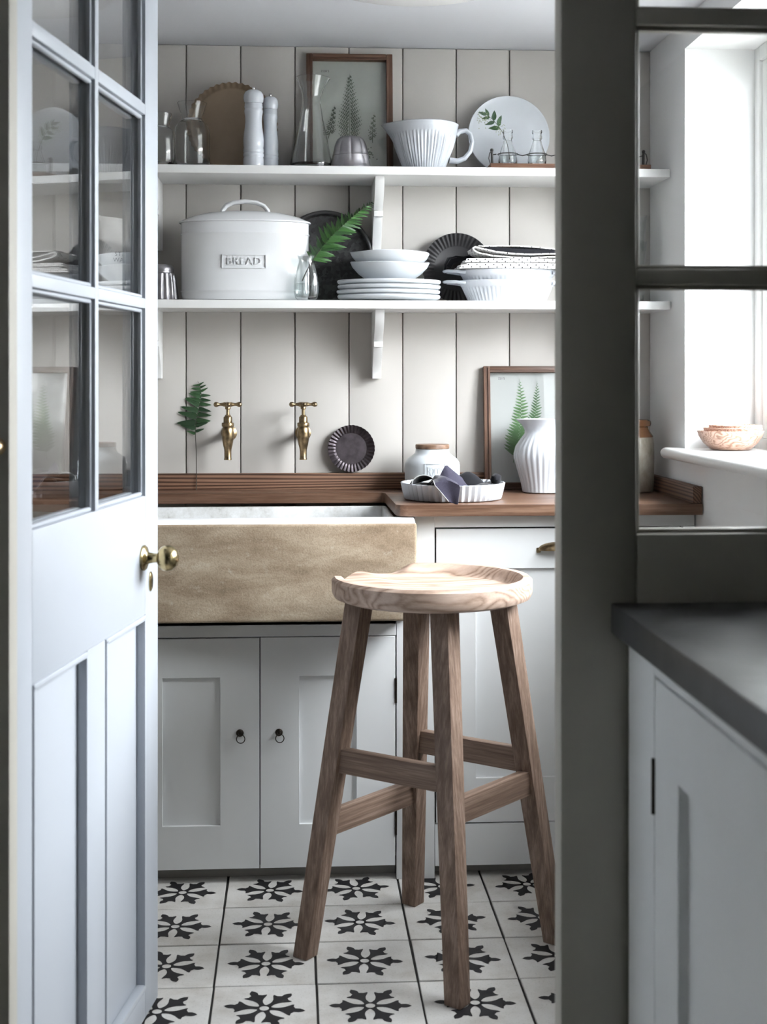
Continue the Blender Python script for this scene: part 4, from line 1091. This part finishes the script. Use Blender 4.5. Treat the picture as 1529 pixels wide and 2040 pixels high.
wf = thing('fern_frond', 'dark green fern frond propped upright on the boards left of the taps', 'fern', (-.262, 3.650, ZT+.001))
pts = [Vector(p) for p in ((0, 0, 0), (.0005, .003, .05), (-.001, .0145, .10), (-.004, .0215, .14), (-.003, .022, .18), (.006, .022, .22), (.012, .0225, .25), (.008, .0225, .277), (.002, .022, .287))]
pp_ = []
for a, b_ in zip(pts, pts[1:]): pp_ += [a.lerp(b_, i/4) for i in range(4)]
pp_.append(pts[-1])
MB().tube(pp_, lambda t: .0011*(1-.6*t), 6).build('stem', M['stem'], wf)
for i in range(11):
    for sgn in (1, -1):
        t = .40+.52*(i+(.4 if sgn < 0 else 0))/11; p, d = at_path(pp_, t)
        Lm = (.050 if sgn > 0 else .036)*(math.sin(min(1, (t-.35)/.18)*PI/2))*(1-max(0, t-.52)/.46)**.8+.004
        x = Matrix.Rotation(sgn*random.uniform(1.2, 1.5), 3, Vector((0, -1, 0))) @ d; x = (x+Vector((0, -.16, random.uniform(-.15, .0)))).normalized()
        Nn = Vector((0, -1, 0)); z = (Nn-x*Nn.dot(x)).normalized()
        o = link('leaflet', LEAF['fern'], wf); o.matrix_local = Matrix.Translation(p) @ Matrix((x, z.cross(x), z)).transposed().to_4x4() @ Matrix.Diagonal((Lm, max(Lm*1.0, .014), Lm, 1))

tt = thing('tart_tin', 'small dark fluted tart tin propped on the upstand above the sink', 'tart tin', (.1475, 3.6605, ZT+.0442), rot=(math.radians(86), 0, 0))
m = MB(); fluted_dish(m, .0630, .011, 36, .02, .68, .0018); bmesh.ops.translate(m.bm, verts=m.bm.verts, vec=(0, .0645, 0)); m.build('tin', M['tin_small'], tt)

# ================================================================ on the worktop
fj = thing('food_jar', 'white stoneware storage jar embossed FOOD with wooden lid', 'jar', (.3545, 3.562, ZT))
MB().lathe([(0, .001), (.064, .001), (.069, .004), (.0715, .015), (.0715, .070), (.070, .078), (.064, .087), (.053, .095), (.0455, .101), (.0435, .108), (.0435, .112), (.040, .112), (.040, .1), (0, .09)], 64).build('jar', M['white_matt'], fj)
MB().lathe([(0, .1125), (.0425, .1125), (.0440, .114), (.0440, .122), (.0430, .124), (0, .1245)], 48).build('lid', M['lid_wood'], fj)
cyl = lambda R, zc: (lambda u, v, w: (R*math.sin(u/R)+w*math.sin(u/R), -(R+w)*math.cos(u/R), zc+v))
text_obj('lettering', 'FOOD', .021, .0008, M['white_matt'], fj, lambda u, v, w: cyl(.0715, .056)(u*.66, v*1.6, w+.0003))
pb = MB()
for (u0, u1, v0, v1) in ((-.027, .027, .0205, .0215), (-.027, .027, -.0215, -.0205), (-.027, -.026, -.0205, .0205), (.026, .027, -.0205, .0205)):
    for i in range(6):
        ua, ub = u0+(u1-u0)*i/6, u0+(u1-u0)*(i+1)/6; fn = cyl(.0715, .056)
        pb.hexa([fn(ua, v0, -.001), fn(ub, v0, -.001), fn(ub, v1, -.001), fn(ua, v1, -.001)], [fn(ua, v0, .0010), fn(ub, v0, .0010), fn(ub, v1, .0010), fn(ua, v1, .0010)])
pb.build('plaque_border', M['white_matt'], fj)

qd = thing('quiche_dish', 'white fluted quiche dish on the worktop edge, dark cloth in it', 'dish', (.384, 3.352, ZT))
QN = 48
def scal(t, r, z): return r*(1-.036*(.5+.5*math.cos(QN*t))*min(1, max(0, (r-.095)/.02)))
MB().lathe([(0, .001), (.116, .001), (.119, .003), (.1235, .020), (.1275, .038), (.1283, .0405), (.1268, .0415), (.1240, .038), (.1195, .020), (.1150, .006), (0, .005)], 288, f=scal).build('dish', M['white'], qd)
nk = thing('linen_napkin', 'slate grey linen napkin tossed in the quiche dish, one corner over the rim', 'napkin', (.384, 3.352, ZT+.006))
def cone_fold(pts_rows, name, mat, th=.0016): 
    m_ = MB(); m_.sheet(pts_rows, th); return m_.build(name, mat, nk, 60)
# spread base that lies in the dish
rws = []
for j in range(13):
    row = []
    for i in range(25):
        u, v = i/24*2-1, j/12*2-1; r_ = .110
        row.append((u*r_*math.sqrt(1-v*v/2), v*r_*math.sqrt(1-u*u/2), .016+.009*math.sin(3*u+2*v)**2+.010*math.cos(5*v-3*u)**2))
    rws.append(row)
cone_fold(rws, 'spread', M['cloth_black'])
# tall peaked fold
def ridge(p0, p1, hh, spread, n=14, m2=8, sharp=1.4):
    p0, p1 = Vector(p0), Vector(p1); ax_ = p1-p0; sd = Vector((-ax_.y, ax_.x, 0)).normalized(); out = []
    for j in range(-m2, m2+1):
        v = j/m2; row = []
        for i in range(n+1):
            u = i/n; c = p0.lerp(p1, u); h_ = hh(u)*(1-abs(v)**sharp); row.append(c+sd*spread(u)*v+Vector((0, 0, h_)))
        out.append(row)
    return out
cone_fold(ridge((-.052, -.030, .012), (.070, .020, .014), lambda u: .004+.064*((u/.27)**.9 if u < .27 else (1-(u-.27)/.73)**1.25), lambda u: .030+.012*u, 20, 8, 1.0), 'peak', M['cloth_slate'])
cone_fold(ridge((.000, .020, .012), (.098, -.010, .016), lambda u: .040*math.sin(PI*min(1, u+.12))+.006, lambda u: .030), 'back_fold', M['cloth_black'])
# rolled loops towards the left and the pale hem along their edge
def loop_sheet(c, r0, r1, y0, y1, a0, a1, twist, n=16):
    out = []
    for j in range(9):
        v = j/8; row = []
        for i in range(n+1):
            a = a0+(a1-a0)*i/n; r_ = r0+(r1-r0)*v
            row.append((c[0]+r_*1.35*math.cos(a)+twist*v, y0+(y1-y0)*v, c[2]+r_*math.sin(a)+.004*v))
        out.append(row)
    return out
L1 = loop_sheet((-.078, 0, .036), .021, .002, -.066, .03, -PI*.62, PI*1.02, .03)
cone_fold(L1, 'rolled_fold', M['cloth_black'])
m = MB(); m.tube([Vector(p)+Vector((0, -.0006, 0)) for p in L1[0]], .0011, 6); m.build('hem', M['hem'], nk)
L2 = loop_sheet((-.040, 0, .034), .0155, .002, -.088, .0, -PI*.55, PI*.95, .02)
cone_fold(L2, 'rolled_fold', M['cloth_black'])
m = MB(); m.tube([Vector(p)+Vector((0, -.0006, 0)) for p in L2[0]], .0010, 6); m.build('hem', M['hem'], nk)
# corner hanging over the front rim
hr = []
for j in range(15):
    v = j/14; row = []
    zc = .046+.006*math.sin(v*PI)-.050*max(0, v-.42)/.58; yc = -.055-.088*min(1, v/.5)-.008*max(0, v-.5)
    xw = .016+.014*min(1, v/.55)-.020*max(0, v-.55)/.45
    xc = -.046+.030*v
    for i in range(13):
        u = i/12*2-1; row.append((xc+xw*u, yc+.004*math.cos(u*2.2)-.002*u, zc+.010*math.cos(u*PI*.8)*(1-v)-.004*u*v))
    hr.append(row)
cone_fold(hr, 'hanging_corner', M['cloth_slate'])
m = MB(); m.tube([Vector(r_[0])+Vector((-.0006, -.001, .0003)) for r_ in hr], .0010, 6); m.build('hem', M['hem'], nk)
kn = MB()
kn.lathe([(0, -.012), (.010, -.009), (.0135, 0), (.012, .009), (.006, .014), (0, .015)], 20, (.108, .010, .040), f=lambda t, r, z: r*(1+.12*math.sin(3*t+z*200)))
kn.build('corner_tuft', M['cloth_black'], nk)

jg = thing('ribbed_jug', 'tall white ribbed pitcher with flared lip before the fern picture', 'jug', (.6395, 3.530, ZT))
def jf(t, r, z):
    q = r
    if .004 < z < .150: q = r*(1-.030*min(1, (z-.004)/.01, (.150-z)/.03)*abs(math.sin(15*t))**3)
    if z > .155: q = r*(1+.20*max(0, math.cos(t-PI))**6*min(1, (z-.155)/.035))
    return q
MB().lathe([(0, .001), (.050, .001), (.0535, .003), (.0575, .025), (.0675, .060), (.0755, .088), (.0765, .100), (.0715, .120), (.058, .140), (.0480, .153), (.0460, .162), (.0490, .174), (.0575, .187), (.0595, .190), (.0580, .1905), (.0545, .186), (.0455, .172), (.0430, .160), (.055, .139), (.070, .110), (.070, .09), (.05, .02), (0, .012)], 180, f=jf).build('body', M['white'], jg)
MB().tube([(.052, 0, .178), (.072, 0, .184), (.094, 0, .174), (.106, 0, .148), (.104, 0, .116), (.092, 0, .092), (.072, 0, .082)], .0065, 14, flat=(1.5, .9), up=(0, 1, 0)).build('handle', M['white'], jg)

ck = thing('stoneware_crock', 'brown topped salt-glazed stoneware crock in the corner of the worktop', 'jar', (.8735, 3.535, ZT))
MB().lathe([(0, .001), (.052, .001), (.0555, .004), (.0575, .02), (.0585, .09), (.0580, .125), (.0560, .138), (.0535, .1445)], 56).build('body', M['stoneware'], ck)
MB().lathe([(.0545, .1430), (.0560, .1435), (.0550, .147), (.0475, .158), (.0435, .166), (.0440, .169), (.0490, .172), (.0505, .178), (.0490, .185), (.0450, .188), (.040, .187), (.038, .178), (.040, .160), (0, .14)], 56).build('neck', M['brown_glaze'], ck)

# wooden bowls on the window sill
for i, (nm, R, dz) in enumerate((('largest grained wooden bowl standing on the window sill', .079, 0), ('middle wooden bowl nested in the largest on the sill', .070, .0075), ('smallest dark-rimmed wooden bowl nested on the sill', .063, .0135))):
    o = thing('wooden_bowl', nm, 'bowl', (1.045+.006*i, 3.252, 1.0128+dz), .5*i, 'nested wooden bowls')
    MB().lathe([(0, .001), (R*.55, .001), (R*.62, .003), (R*.82, .018), (R*.95, .034), (R, .0455), (R*.985, .047), (R*.955, .0455), (R*.90, .034), (R*.76, .019), (R*.5, .008), (0, .007)], 64).build('bowl', M['bowl_wood'], o)
